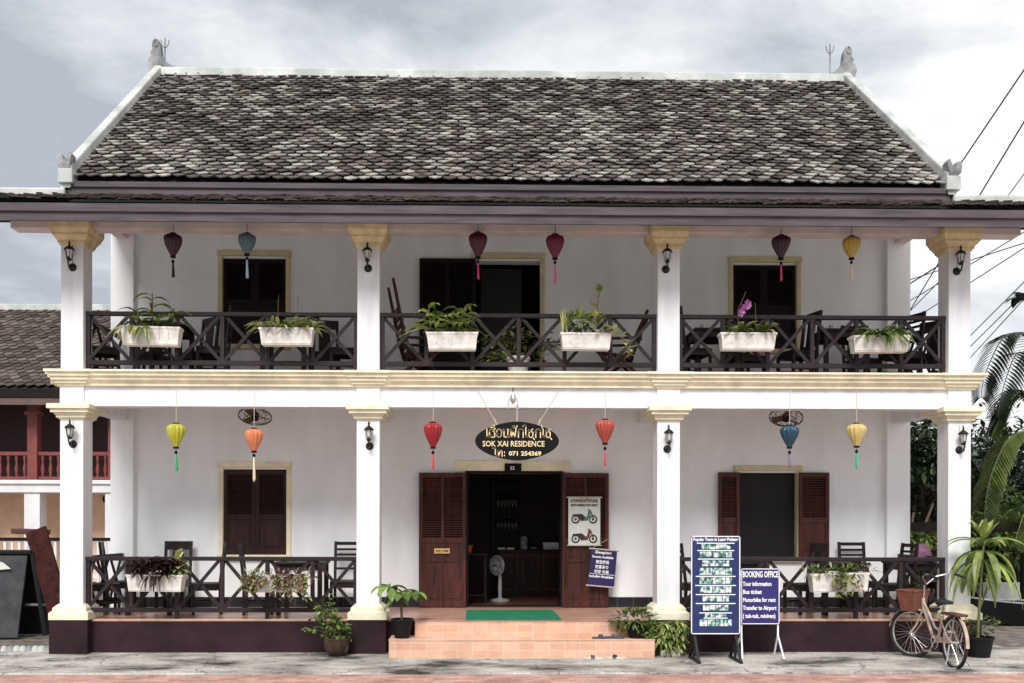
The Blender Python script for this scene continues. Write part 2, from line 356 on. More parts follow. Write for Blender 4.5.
# Lao letters drawn as pen strokes (unit height)
def arc(cx, cy, r, a0, a1, n=8, ry=None):
    ry = ry or r
    return [(cx + r * math.cos(R(a0 + (a1 - a0) * i / n)), cy + ry * math.sin(R(a0 + (a1 - a0) * i / n))) for i in range(n + 1)]
LAO = {
 'e': (0.34, [[(0.10, 1.0), (0.10, 0.14)] + arc(0.20, 0.14, 0.10, 180, 450, 8)]),
 'h': (0.86, [arc(0.16, 0.16, 0.10, 0, 360) , [(0.06, 0.16), (0.08, 0.72)] + arc(0.30, 0.74, 0.22, 180, 20, 6) + [(0.62, 0.80), (0.76, 1.08)], [(0.50, 0.76), (0.70, 0.62), (0.72, 0.02), (0.30, 0.02), (0.22, 0.10)]]),
 'ue': (0.0, [arc(-0.45, 1.18, 0.26, 180, 0, 6, 0.16) + [(-0.71, 1.18)], [(-0.36, 1.22), (-0.36, 1.46)], [(-0.20, 1.20), (-0.20, 1.46)]]),
 'o': (0.80, [arc(0.38, 0.5, 0.32, 200, 520, 14, 0.48) , arc(0.17, 0.40, 0.09, 0, 360)]),
 'n': (0.84, [arc(0.14, 0.86, 0.10, -90, 270), [(0.20, 0.80), (0.20, 0.05), (0.60, 0.05), (0.66, 0.14), (0.66, 1.0)], arc(0.72, 0.12, 0.10, 0, 360)]),
 'p': (1.0, [arc(0.14, 0.86, 0.10, -90, 270), [(0.18, 0.80), (0.24, 0.02), (0.46, 0.72), (0.68, 0.02), (0.82, 1.0)]]),
 'a': (0.0, [arc(-0.45, 1.24, 0.14, 60, 300, 8) + [(-0.10, 1.16), (-0.04, 1.40)]]),
 'k': (0.84, [[(0.12, 0.0), (0.12, 0.52), (0.22, 0.60), (0.08, 0.72)] + arc(0.40, 0.70, 0.30, 160, 0, 8, 0.30) + [(0.70, 0.0)]]),
 'oo': (0.44, [arc(0.26, 0.14, 0.10, -90, 270), [(0.18, 0.10), (0.18, 1.28)] + arc(0.02, 1.30, 0.17, 0, 180, 6, 0.16)]),
 's': (0.84, [arc(0.16, 0.80, 0.10, 0, 360), [(0.22, 0.72), (0.10, 0.42), (0.20, 0.02), (0.58, 0.02), (0.62, 0.72), (0.44, 0.58), (0.40, 0.86), (0.60, 1.0)], [(0.58, 0.05), (0.80, -0.24)]]),
 'ai': (0.44, [arc(0.26, 0.14, 0.10, -90, 270), [(0.18, 0.10), (0.18, 1.05), (0.02, 1.16), (0.14, 1.30), (-0.06, 1.42)]]),
 't': (0.92, [arc(0.14, 0.86, 0.10, -90, 270), [(0.20, 0.80), (0.20, 0.0), (0.50, 0.90), (0.60, 1.0), (0.74, 0.90), (0.74, 0.0)]]),
 ':': (0.40, [[(0.16, 0.10), (0.16, 0.22)], [(0.16, 0.62), (0.16, 0.74)]]),
}
def lao(mb, word, x, y, z, h, width, pen):
    tot = sum(LAO[g][0] for g in word); k = width / tot; cx = x - width / 2
    for g in word:
        adv, strokes = LAO[g]
        for st in strokes:
            pts = [(cx + a_ * k, y, z - h / 2 + b_ * h) for a_, b_ in st]
            for i in range(len(pts) - 1):
                a_, b_ = Vector(pts[i]), Vector(pts[i + 1]); d = (b_ - a_)
                if d.length > 0: d.normalize(); mb.bar(a_ - d * pen * 0.35, b_ + d * pen * 0.35, pen, 0.006)
        cx += adv * k

# ================================================================== GROUND
def ground_mat():
    m_ = bpy.data.materials.new('stained_concrete'); m_.use_nodes = True
    t = m_.node_tree; b = t.nodes['Principled BSDF']; b.inputs['Roughness'].default_value = 0.85
    b.inputs['Specular IOR Level'].default_value = 0.25
    co = t.nodes.new('ShaderNodeTexCoord'); mpn = t.nodes.new('ShaderNodeMapping'); mpn.inputs['Scale'].default_value = (0.6, 1.0, 1)
    t.links.new(co.outputs['Object'], mpn.inputs[0])
    def noise(sc, det, ro, src):
        n = t.nodes.new('ShaderNodeTexNoise'); n.inputs['Scale'].default_value = sc; n.inputs['Detail'].default_value = det; n.inputs['Roughness'].default_value = ro
        t.links.new(src, n.inputs['Vector']); return n.outputs['Fac']
    a_ = noise(1.3, 9, 0.62, mpn.outputs[0]); f_ = noise(22, 6, 0.7, co.outputs['Object'])
    rp = t.nodes.new('ShaderNodeValToRGB'); t.links.new(a_, rp.inputs[0]); e = rp.color_ramp.elements
    e[0].position = 0.38; e[0].color = (0.06, 0.062, 0.052, 1); e[1].position = 0.58; e[1].color = (0.60, 0.56, 0.51, 1)
    q_ = e.new(0.47); q_.color = (0.36, 0.335, 0.305, 1)
    rp2 = t.nodes.new('ShaderNodeValToRGB'); t.links.new(f_, rp2.inputs[0]); e = rp2.color_ramp.elements
    e[0].position = 0.3; e[0].color = (0.6, 0.6, 0.6, 1); e[1].position = 0.62; e[1].color = (1.08, 1.08, 1.08, 1)
    vm = t.nodes.new('ShaderNodeVectorMath'); vm.operation = 'MULTIPLY'
    t.links.new(rp.outputs[0], vm.inputs[0]); t.links.new(rp2.outputs[0], vm.inputs[1])
    vo = t.nodes.new('ShaderNodeTexVoronoi'); vo.feature = 'DISTANCE_TO_EDGE'; vo.inputs['Scale'].default_value = 0.55
    nn = t.nodes.new('ShaderNodeTexNoise'); nn.inputs['Scale'].default_value = 3; nn.inputs['Detail'].default_value = 5
    t.links.new(co.outputs['Object'], nn.inputs['Vector'])
    va = t.nodes.new('ShaderNodeVectorMath'); va.operation = 'MULTIPLY_ADD'; va.inputs[1].default_value = (0.6, 0.6, 0.6)
    t.links.new(nn.outputs['Color'], va.inputs[0]); t.links.new(co.outputs['Object'], va.inputs[2]); t.links.new(va.outputs[0], vo.inputs['Vector'])
    mr = t.nodes.new('ShaderNodeMapRange'); mr.inputs['From Max'].default_value = 0.012; mr.inputs['To Min'].default_value = 0.35
    t.links.new(vo.outputs['Distance'], mr.inputs[0])
    v2 = t.nodes.new('ShaderNodeVectorMath'); v2.operation = 'SCALE'; t.links.new(vm.outputs[0], v2.inputs[0]); t.links.new(mr.outputs[0], v2.inputs['Scale'])
    t.links.new(v2.outputs[0], b.inputs['Base Color'])
    bp = t.nodes.new('ShaderNodeBump'); bp.inputs['Strength'].default_value = 0.35; bp.inputs['Distance'].default_value = 0.015
    t.links.new(f_, bp.inputs['Height']); t.links.new(bp.outputs[0], b.inputs['Normal'])
    return m_
M['concrete'] = ground_mat()
M['earth'] = mat('dusty_earth', (0.30, 0.26, 0.22), 0.95, 0.4, 0.8, 0.3, 20)
M['asphalt'] = mat('road_surface', (0.46, 0.44, 0.42), 0.9, 0.3, 0.8, 0.3, 60)
o = MB().box(-400, 400, -200, 500, -0.5, -0.06).build('ground', M['earth']); tag(o, kind='structure')
def patch(name, x0, x1, y0, y1, z1, m_, th=0.3, bevel=0.0):
    o = MB().box(x0, x1, y0, y1, z1 - th, z1).build(name, m_, bevel=bevel); tag(o, kind='structure'); return o
patch('pavement', -30, 30, -1.72, 12.0, 0.0, M['concrete'], bevel=0.012)
patch('brick_pavement', -30, 30, -5.0, -1.73, -0.016, M['paving'])
patch('road', -60, 60, -18.0, -5.02, -0.05, M['asphalt'])

M['litter'] = mat('leaf_littered_earth', (0.26, 0.22, 0.19), 0.95, col2=(0.045, 0.034, 0.028), scale=4.5, bump=0.5, bscale=35, detail=10, stretch=(1, 1.6, 1))
for a_, b_ in ((XX(980, 1.2), 14.0), (-14.0, XX(55, .35) + .2)):
    o = MB().box(a_, b_, 0.55 if a_ > 0 else .35, 13.0, -.2, .006).build('side_path', M['litter']); tag(o, kind='structure')
# ================================================================== GUESTHOUSE
house = empty('guesthouse', (0, 3, 0), 'two storey white colonial guesthouse with columned verandas and shingled roof', 'building')
house_inv = Matrix.Translation((0, -3, 0))
def H(mb, name, material, parent=None, **k):
    """a part of the house, built in world coordinates"""
    o = mb.build(name, material, **k)
    p = parent or house
    o.parent = p
    if p is house: o.matrix_parent_inverse = house_inv
    return o
YW, YB = 1.9, 6.6          # front wall face, back of the building
FL, BEAM0, COR0, COR1 = 0.45, 3.315, 3.585, 3.785
UB0, UB1 = 5.71, 5.95
cpx = [(60, 83), (356, 380), (656.5, 680.5), (948, 971)]
CX = [((XX(a, 0) + XX(b, 0)) / 2, (XX(b, 0) - XX(a, 0)) / 2) for a, b in cpx]
CW = 0.155
cxs = [c[0] for c in CX]
XL, XR = XX(113, YW), XX(907, YW)
WX0 = XX(133, YW - 0.1); WX1 = XX(887, YW - 0.1)

# openings in the wall (front face): (px0, px1, z0, z1)
gz = lambda py: ZZ(py, YW)
OPEN_G = [(XX(222, YW), XX(288, YW), gz(555), gz(470)), (XX(467, YW), XX(561, YW), FL, gz(473)), (XX(737, YW), XX(798, YW), gz(557), gz(472))]
OPEN_U = [(XX(221, YW), XX(287, YW), gz(346), gz(260)), (XX(474, YW), XX(541, YW), COR1, gz(261)), (XX(731, YW), XX(797, YW), gz(348), gz(263))]
wb = MB()
def wall_with(mb, x0, x1, z0, z1, opens, y0, y1):
    xs = sorted([x0, x1] + [v for o_ in opens for v in o_[:2]])
    for i in range(len(xs) - 1):
        a_, b_ = xs[i], xs[i + 1]; mid = (a_ + b_) / 2
        hit = [o_ for o_ in opens if o_[0] < mid < o_[1]]
        if not hit: mb.box(a_, b_, y0, y1, z0, z1)
        else:
            o_ = hit[0]
            if o_[2] > z0 + 0.01: mb.box(a_, b_, y0, y1, z0, o_[2])
            mb.box(a_, b_, y0, y1, o_[3], z1)
wall_with(wb, XL, XR, 0.0, COR1 - 0.2, [o_ for o_ in OPEN_G], YW, YW + 0.22)
wall_with(wb, XL, XR, COR1 - 0.2, 6.6, OPEN_U, YW, YW + 0.22)
wb.box(XL, XL + 0.2, YW + 0.22, YB - 0.2, 0, 6.6); wb.box(XR - 0.2, XR, YW + 0.22, YB - 0.2, 0, 6.6); wb.box(XL, XR, YB - 0.2, YB, 0, 6.6)
wb.prism([(YW + 0.02, 6.6), (YB, 6.6), (YB, 6.75), (3.5, 9.35), (YW + 0.02, 7.9)], XL, XL + 0.2, 'x')
wb.prism([(YW + 0.02, 6.6), (YB, 6.6), (YB, 6.75), (3.5, 9.35), (YW + 0.02, 7.9)], XR - 0.2, XR, 'x')
# door threshold side: fill wall below ground floor opening
H(wb, 'wall', M['wall'])
pil = MB()
for x0, x1 in ((XL - 0.004, WX0), (WX1, XR + 0.004)):
    p_ = MB(); p_.box(x0, x1, YW - 0.1, YW + 0.01, FL, COR0 + 0.02); p_.box(x0, x1, YW - 0.1, YW + 0.01, COR1, 6.3)
    H(p_, 'pilaster', M['wall'], bevel=0.006)
it = MB(); it.box(XL + 0.2, XR - 0.2, YW + 0.222, YB - 0.2, 0.40, FL); H(it, 'interior_floor', M['intfloor'])
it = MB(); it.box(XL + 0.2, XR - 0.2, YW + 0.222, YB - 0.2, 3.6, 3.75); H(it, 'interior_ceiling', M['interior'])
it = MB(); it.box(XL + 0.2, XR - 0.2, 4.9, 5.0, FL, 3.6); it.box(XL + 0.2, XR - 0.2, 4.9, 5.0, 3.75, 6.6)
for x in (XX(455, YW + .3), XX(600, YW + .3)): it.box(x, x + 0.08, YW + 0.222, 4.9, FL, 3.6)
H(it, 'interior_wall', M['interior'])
d_ = MB()
for a_, b_ in ((WX0, OPEN_G[1][0] - 0.06), (OPEN_G[1][1] + 0.06, WX1)): d_.box(a_, b_, YW - 0.018, YW - 0.002, FL, gz(597))
H(d_, 'dado', M['dado'])
# floor slab, plinth
x0, x1 = XX(84, 0.06), XX(947, 0.06)
f_ = MB(); f_.box(XL, XR, 0.035, YW, 0.42, FL); H(f_, 'veranda_floor', M['tile'], bevel=0.008)
p_ = MB(); p_.box(XL + .02, XR - .02, 0.06, YW, -0.05, 0.418)
for a_, b_ in ((cxs[0] - .05, cxs[1]), (cxs[2], cxs[3] + .05)): p_.box(a_, b_, 0.045, 0.30, -0.05, 0.419)
H(p_, 'plinth', M['maroon'], bevel=0.006)
# steps
st = MB()
sx0, sx1 = XX(389, -0.5), XX(655, -0.5)
lx0, lx1 = XX(415, -0.18), XX(629, -0.18)
st.box(sx0, sx1, -0.50, 0.03, -0.05, 0.225)
st.box(lx0, lx1, -0.18, 0.03, 0.225, 0.44)
stp = H(st, 'front_steps', M['riser'], bevel=0.006)
tr = MB(); tr.box(sx0 - .005, sx1 + .005, -0.508, -0.183, 0.2255, 0.238); tr.box(sx0 - .005, lx0 - .003, -0.182, 0.03, 0.2255, 0.238); tr.box(lx1 + .003, sx1 + .005, -0.182, 0.03, 0.2255, 0.238)
H(tr, 'tread', M['step_top'], stp, bevel=0.003)
tr = MB(); tr.box(lx0 - .005, lx1 + .005, -0.188, 0.033, 0.4405, 0.4525); H(tr, 'tread', M['tile'], stp, bevel=0.003)

def ring(mb, cx, cy, hw, z0, z1): mb.box(cx - hw, cx + hw, cy - hw, cy + hw, z0, z1)
def moulding(mb, cx, cy, steps):
    for hw, z0, z1 in steps: ring(mb, cx, cy, hw, z0, z1)
def frustum(mb, cx, cy, a_, b_, z0, z1):
    vs = [(cx + s1 * h_, cy + s2 * h_, z) for h_, z in ((a_, z0), (b_, z1)) for s1, s2 in ((-1,-1),(1,-1),(1,1),(-1,1))]
    mb.add(vs, [(3,2,1,0),(4,5,6,7),(0,1,5,4),(1,2,6,5),(2,3,7,6),(3,0,4,7)])
YC = CW
for cx in cxs:
    c_ = MB(); ring(c_, cx, YC, CW, 0.60, BEAM0 - 0.10); col = H(c_, 'column', M['white'], bevel=0.006)
    b_ = MB(); ring(b_, cx, YC, 0.262, 0.452, 0.545); frustum(b_, cx, YC, 0.262, 0.225, 0.545, 0.575); ring(b_, cx, YC, 0.225, 0.575, 0.612); frustum(b_, cx, YC, 0.222, 0.17, 0.612, 0.66)
    H(b_, 'column_base', M['pale_cream'], col, bevel=0.004)
    b_ = MB(); ring(b_, cx, YC, 0.256, -0.05, 0.452); H(b_, 'pedestal', M['maroon'], col, bevel=0.008)
    b_ = MB(); z = BEAM0 - 0.18
    for hw, dz in ((0.17, 0.02), (0.195, 0.035), (0.21, 0.03), (0.25, 0.05), (0.285, 0.065)):
        ring(b_, cx, YC, hw, z, z + dz); z += dz
    H(b_, 'capital', M['pale_cream'], col, bevel=0.004)
    c_ = MB(); ring(c_, cx, YC, CW + 0.004, BEAM0 + 0.02, COR0 + .02); H(c_, 'beam_block', M['white'], col, bevel=0.004)
    c_ = MB(); ring(c_, cx, YC, CW - 0.005, COR1, UB0 + 0.05); col = H(c_, 'column', M['white'], bevel=0.006)
    b_ = MB(); z = 5.47
    for h0, h1, dz in ((0.163, 0.172, 0.03), (0.185, 0.185, 0.03), (0.19, 0.225, 0.06), (0.235, 0.235, 0.03), (0.24, 0.268, 0.06), (0.268, 0.268, 0.10)):
        frustum(b_, cx, YC, h0, h1, z, z + dz); z += dz
    H(b_, 'capital', M['ochre'], col, bevel=0.003)
# ground floor beams
b_ = MB()
for i in range(3):
    b_.box(cxs[i] + CW, cxs[i + 1] - CW, 0.03, 0.28, BEAM0, COR0 + .01)
for cx in cxs: b_.box(cx - 0.10, cx + 0.10, 2 * CW, YW, BEAM0, COR0 + .01)
H(b_, 'beam', M['white'], bevel=0.006)
s_ = MB(); s_.box(cxs[0] - CW, cxs[3] + CW, 0.02, YW, COR0 + 0.02, COR1 - 0.003); H(s_, 'veranda_slab', M['wall'])
# cornice (profile swept) with break-outs at the columns
co_ = MB()
prof = [(0.02, COR0 - 0.002), (-0.02, COR0), (-0.02, COR0 + 0.03), (-0.075, COR0 + 0.075), (-0.075, COR0 + 0.115), (-0.115, COR0 + 0.125), (-0.115, COR0 + 0.165), (-0.15, COR0 + 0.175), (-0.15, COR1), (0.02, COR1)]
xa, xb = cxs[0] - CW - .02, cxs[3] + CW + .02
co_.prism(prof, xa, xb, 'x')
for s_, xe in ((-1, cxs[0] - CW), (1, cxs[3] + CW)):
    co_.add([], [])
    for (d1, z1), (d2, z2) in zip(prof[1:-2:1], prof[2:-1]):
        if z2 > z1: co_.box(*(sorted((xe, xe + s_ * (0.02 - min(d1, d2) + .04)))), 0.02, YW, z1, z2 - 0.0005)
H(co_, 'cornice', M['cream'])
for cx in cxs:
    bo = MB()
    for hw, z0, z1 in ((0.185, COR0 - .003, COR0 + .028), (0.215, COR0 + 0.028, COR0 + 0.07), (0.248, COR0 + .07, COR0 + .115), (0.276, COR0 + .115, COR0 + .168), (0.312, COR0 + .168, COR1 + 0.004)):
        bo.box(cx - hw, cx + hw, YC - hw, YC + 0.2, z0, z1)
    H(bo, 'cornice_breakout', M['pale_cream'], bevel=0.004)
# upper floor
s_ = MB(); s_.box(cxs[0] - CW, cxs[3] + CW, 0.2, YW, COR1 - 0.002, COR1 + 0.004); H(s_, 'upper_veranda_floor', M['tile'])
# upper beam
b_ = MB(); b_.box(XX(12, 0.1), XX(1018, 0.1), 0.04, 0.27, UB0, UB1)
for cx in (cxs[0], cxs[3]): b_.box(cx - 0.08, cx + 0.08, 0.275, YW - .1, 6.10, 6.298)
H(b_, 'upper_beam', M['pinkbeam'], bevel=0.006)
s_ = MB(); s_.box(XL, XR, 0.21, YW, 6.30, 6.33); H(s_, 'upper_ceiling', M['wall'])
s_ = MB(); s_.box(XL, XR, 0.06, 0.20, UB1 + .001, 6.34); H(s_, 'eave_wall', M['wall'])
# railings
def railing(name, xa, xb, zt, zb, zf, y=0.11, cells=6):
    mb = MB(); w = (xb - xa) / cells
    for i in range(cells + 1):
        x = xa + i * w; x = min(max(x, xa + .03), xb - .03)
        zlo = zf if i in (0, cells) or i % 1 == 0 else zb
        mb.box(x - 0.026, x + 0.026, y - 0.026, y + 0.026, zf if i in (0, 2, 4, cells) else zb + .03, zt - 0.03)
    for i in range(cells):
        x0_, x1_ = xa + i * w + 0.03, xa + (i + 1) * w - 0.03
        mb.bar((x0_, y - 0.012, zb + 0.03), (x1_, y - 0.012, zt - 0.04), 0.045, 0.022)
        mb.bar((x0_, y + 0.012, zt - 0.04), (x1_, y + 0.012, zb + 0.03), 0.045, 0.022)
    r_ = H(mb, name, M['rail'])
    t_ = MB(); t_.box(xa, xb, y - 0.035, y + 0.035, zt - 0.055, zt); H(t_, 'top_rail', M['rail'], r_, bevel=0.006)
    t_ = MB(); t_.box(xa, xb, y - 0.028, y + 0.028, zb - 0.03, zb + 0.03); H(t_, 'bottom_rail', M['rail'], r_, bevel=0.004)
for i in range(3):
    railing('railing', cxs[i] + CW - 0.004, cxs[i + 1] - CW + 0.004, ZZ(314, .11), ZZ(364.5, .11), COR1)
for i in (0, 2):
    railing('railing', cxs[i] + CW - 0.004, cxs[i + 1] - CW + 0.004, ZZ(557, .11), ZZ(610, .11), FL)
for sx_, cx in ((-1, cxs[0]), (1, cxs[3])):     # side railings
    for zt, zb in ((ZZ(314, .11), ZZ(364.5, .11)), (ZZ(557, .11), ZZ(610, .11))):
        mb = MB()
        mb.bar((cx, 0.31, zt - .03), (cx, YW - .1, zt - .03), 0.06, 0.05, (0, 0, 1)); mb.bar((cx, 0.31, zb), (cx, YW - .1, zb), 0.05, 0.05, (0, 0, 1))
        for k in range(3):
            ya, yb = 0.31 + k * .5, 0.31 + (k + 1) * .5
            mb.bar((cx, ya, zb), (cx, yb, zt - .03), 0.045, 0.022, (1, 0, 0)); mb.bar((cx + .01, ya, zt - .03), (cx + .01, yb, zb), 0.045, 0.022, (1, 0, 0))
        H(mb, 'side_railing', M['rail'])

# ---- roofs
def tile_mat(name, dark, mid, light, hi=0.86):
    m_ = bpy.data.materials.new(name); m_.use_nodes = True
    t = m_.node_tree; b = t.nodes['Principled BSDF']; b.inputs['Roughness'].default_value = 0.85; b.inputs['Specular IOR Level'].default_value = 0.2
    g = t.nodes.new('ShaderNodeNewGeometry'); co = t.nodes.new('ShaderNodeTexCoord')
    n = t.nodes.new('ShaderNodeTexNoise'); n.inputs['Scale'].default_value = 0.9; n.inputs['Detail'].default_value = 5; t.links.new(co.outputs['Object'], n.inputs['Vector'])
    n2 = t.nodes.new('ShaderNodeTexNoise'); n2.inputs['Scale'].default_value = 26; n2.inputs['Detail'].default_value = 5; n2.inputs['Roughness'].default_value = 0.7; t.links.new(co.outputs['Object'], n2.inputs['Vector'])
    a1 = t.nodes.new('ShaderNodeMath'); a1.operation = 'MULTIPLY_ADD'; a1.inputs[1].default_value = 0.42
    t.links.new(g.outputs['Random Per Island'], a1.inputs[0])
    a0 = t.nodes.new('ShaderNodeMath'); a0.operation = 'MULTIPLY_ADD'; a0.inputs[1].default_value = 0.4; a0.inputs[2].default_value = -0.01
    t.links.new(n.outputs['Fac'], a0.inputs[0]); t.links.new(a0.outputs[0], a1.inputs[2])
    a2 = t.nodes.new('ShaderNodeMath'); a2.operation = 'MULTIPLY_ADD'; a2.inputs[1].default_value = 0.85
    t.links.new(n2.outputs['Fac'], a2.inputs[0]); t.links.new(a1.outputs[0], a2.inputs[2])
    s_ = t.nodes.new('ShaderNodeMath'); s_.operation = 'SUBTRACT'; s_.inputs[1].default_value = 0.36; t.links.new(a2.outputs[0], s_.inputs[0])
    rp = t.nodes.new('ShaderNodeValToRGB'); t.links.new(s_.outputs[0], rp.inputs[0]); e = rp.color_ramp.elements
    e[0].position = 0.12; e[0].color = rgba(dark); e[1].position = hi; e[1].color = rgba(light)
    q_ = e.new(0.48); q_.color = rgba(mid)
    t.links.new(rp.outputs[0], b.inputs['Base Color'])
    return m_
M['shingle'] = tile_mat('weathered_clay_shingle', (0.016, 0.011, 0.010), (0.135, 0.116, 0.104), (0.66, 0.63, 0.59))
M['shingle2'] = tile_mat('brown_clay_shingle', (0.03, 0.022, 0.020), (0.085, 0.066, 0.058), (0.24, 0.20, 0.18), 1.0)
M['underlay'] = mat('dark_roof_underlay', (0.012, 0.009, 0.009), 0.9)
def shingles(mb, P0, U, V, width, length, tw, ex, lenr=2.1, rg=None, clip=None):
    """pointed tiles on the plane through P0 (lower left), U along the eave, V up the slope"""
    rg = rg or random.Random(3)
    U = Vector(U).normalized(); V = Vector(V).normalized(); Nn = U.cross(V); P0 = Vector(P0)
    rows = int(length / ex) + 1; colsn = int(width / tw) + 1
    tl = ex * lenr
    for r_ in range(rows):
        off = 0.5 * tw if r_ % 2 else 0
        for c_ in range(-1, colsn + 1):
            x = c_ * tw + off + rg.uniform(-.009, .009); y = r_ * ex + rg.uniform(-.012, .010) + (0.02 * math.sin(c_ * .31 + r_ * .11))
            a0_, a1_ = x + .007, x + tw - .007
            if a1_ < 0.02 or a0_ > width - .02 or y > length - .09: continue
            a0_ = max(a0_, 0); a1_ = min(a1_, width)
            top = min(y + tl, length + 0.02)
            xm = min(max(x + tw / 2, a0_), a1_)
            lift = 0.040 + rg.uniform(-.008, .012); tw1, tw2 = rg.uniform(-.006, .006), rg.uniform(-.006, .006)
            if clip and (not clip(xm, y) ): continue
            th = 0.016
            pts = [(xm, y, lift + th), (a1_, y + tw * 0.47, lift + tw1 * .6), (a1_, top, 0.004), (a0_, top, 0.004), (a0_, y + tw * 0.47, lift + tw2 * .6)]
            pts = [(p[0], p[1], p[2] ) for p in pts]
            vs = [P0 + U * p[0] + V * p[1] + Nn * (p[2] + th) for p in pts] + [P0 + U * pts[k][0] + V * pts[k][1] + Nn * (pts[k][2]) for k in (0, 1, 4)]
            mb.add(vs, [(0, 1, 2, 3, 4), (5, 6, 1, 0), (7, 5, 0, 4)])
RX0, RX1 = XX(64, -.1), XX(953, -.1)
EZ, EY, RZ, RY = 6.275, -0.14, 9.41, 3.5
V = Vector((0, RY - EY, RZ - EZ)); SL = V.length
mb = MB()
shingles(mb, (RX0 + .08, EY, EZ), (1, 0, 0), V, RX1 - RX0 - .16, SL, 0.19, 0.118, rg=random.Random(5))
roof = H(mb, 'roof', M['shingle'])
mb = MB(); shingles(mb, (RX1 - .08, 2 * RY - EY, EZ), (-1, 0, 0), (0, -(RY - EY), RZ - EZ), RX1 - RX0 - .16, SL, 0.19, 0.118, rg=random.Random(6)); H(mb, 'back_slope', M['shingle'], roof)
mb = MB(); mb.prism([(EY + .02, EZ - .03), (RY, RZ - .02), (2 * RY - EY - .02, EZ - .03), (2 * RY - EY - .02, EZ - .12), (RY, RZ - .14), (EY + .02, EZ - .12)], RX0 + .01, RX1 - .01, 'x')
H(mb, 'roof_underside', M['underlay'], roof)
mb = MB(); mb.box(RX0 + .0, RX1 - .0, EY - .02, EY + .01, 6.20, EZ - .005)
mb.box(RX0 + .06, RX1 - .06, EY + .01, EY + .05, 6.09, 6.203)
H(mb, 'fascia_board', M['fascia'], roof)
def verge(x, s):
    mb = MB(); w = 0.13
    for dz, dd in ((0.0, 0.0),):
        for ya, za, yb, zb in ((EY - .03, EZ, RY, RZ), (2 * RY - EY + .03, EZ, RY, RZ)):
            vs = []
            sl = (zb - za) / abs(yb - ya)
            for (y, z) in ((ya, za), (yb, zb)):
                for xx, zz in ((x - w / 2, -.10), (x + w / 2, -.10), (x + w / 2, .20), (x - w / 2, .20)): vs.append((xx, y, z + zz))
            mb.add(vs, [(0,1,2,3),(7,6,5,4),(0,4,5,1),(1,5,6,2),(2,6,7,3),(3,7,4,0)])
    H(mb, 'verge', M['cap'], roof, bevel=0.02)
verge(RX0 + .05, 1); verge(RX1 - .05, -1)
mb = MB(); mb.prism([(RY - .12, RZ - .05), (RY - .10, RZ + .10), (RY - .05, RZ + .13), (RY + .05, RZ + .13), (RY + .10, RZ + .10), (RY + .12, RZ - .05)], RX0, RX1, 'x'); H(mb, 'ridge_cap', M['cap'], roof, bevel=0.008)
# finials at the ridge ends: hooked crest, mirrored
def finial(x, s):
    z = RZ + .12
    p = [(-23, 0), (-15, 3), (-9, 8), (-5.5, 14), (-4.5, 24), (-2, 30), (1, 31), (3.5, 29), (4.5, 24), (4, 19), (6.5, 16), (5, 13), (8, 10), (9.5, 4), (7, -3), (4, -5), (-20, -5)]
    p = [(x + s * a_ / 62, RZ + .11 + b_ / 62) for a_, b_ in p]
    if s < 0: p = list(reversed(p))
    mb = MB().prism(p, RY - .07, RY + .07); f = H(mb, 'finial', M['capgrey'], roof, bevel=0.006)
    z = 0; e_ = MB(); e_.tube([(x + s * (0.0 + .03 * math.cos(a_ / 8 * 6.28)), RY - .075, RZ + .53 + .06 * math.sin(a_ / 8 * 6.28)) for a_ in range(8)], 0.016, 6, closed=True); H(e_, 'crest_ring', M['capgrey'], f)
    return f
finial(RX0 + .02, -1); finial(RX1 - .02, 1)
def foot_finial(x, s):
    z = EZ + .14
    p = [(-.12, -.14), (-.10, .10), (-.16, .34), (-.09, .42), (-.01, .26), (.06, .20), (.10, .34), (.19, .36), (.25, .26), (.22, .10), (.13, .02), (.14, -.16)]
    p = [(x + s * a_ * .5, z + b_ * .6) for a_, b_ in p]
    if s < 0: p = list(reversed(p))
    H(MB().prism(p, EY - .055, EY + .10), 'corner_finial', M['capgrey'], roof, bevel=0.012)
    mb = MB(); mb.box(x - .095, x + .095, EY - .072, EY + .12, EZ - .04, EZ + .15); H(mb, 'corner_block', M['cap'], roof, bevel=0.01)
foot_finial(RX0 + .05, -1); foot_finial(RX1 - .05, 1)
for px, py in ((165, 38), (830, 44)):
    a_ = at(px, py, RY); mb = MB(); mb.tube([(a_.x, RY, RZ + .1), (a_.x, RY, a_.z)], 0.012, 6)
    mb.tube([(a_.x - .07, RY, a_.z - .03), (a_.x - .05, RY, a_.z - .13), (a_.x, RY, a_.z - .18), (a_.x + .05, RY, a_.z - .13), (a_.x + .07, RY, a_.z - .03)], 0.009, 5)
    H(mb, 'lightning_rod', M['capgrey'], roof)
# veranda skirt roof
SX0, SX1 = XX(-70, -.85), XX(1092, -.85)
SEY, SEZ, STY, STZ = -0.86, 5.755, -0.08, 6.07
mb = MB(); V2 = Vector((0, STY - SEY, STZ - SEZ))
shingles(mb, (SX0, SEY, SEZ), (1, 0, 0), V2, SX1 - SX0, V2.length, 0.19, 0.118, rg=random.Random(8))
vr = H(mb, 'veranda_roof', M['shingle2'])
mb = MB()
IX0, IX1 = XL - .02, XR + .02
mb.prism([(SEY + .02, SEZ - .02), (STY + .1, STZ - .01), (STY + .1, STZ - .08), (SEY + .02, SEZ - .08)], SX0 + .9, SX1 - .9, 'x')
mb = MB(); mb.prism([(SEY + .02, SEZ - .02), (STY + .1, STZ - .01), (STY + .1, STZ - .08), (SEY + .02, SEZ - .08)], SX0 + .9, SX1 - .9, 'x')
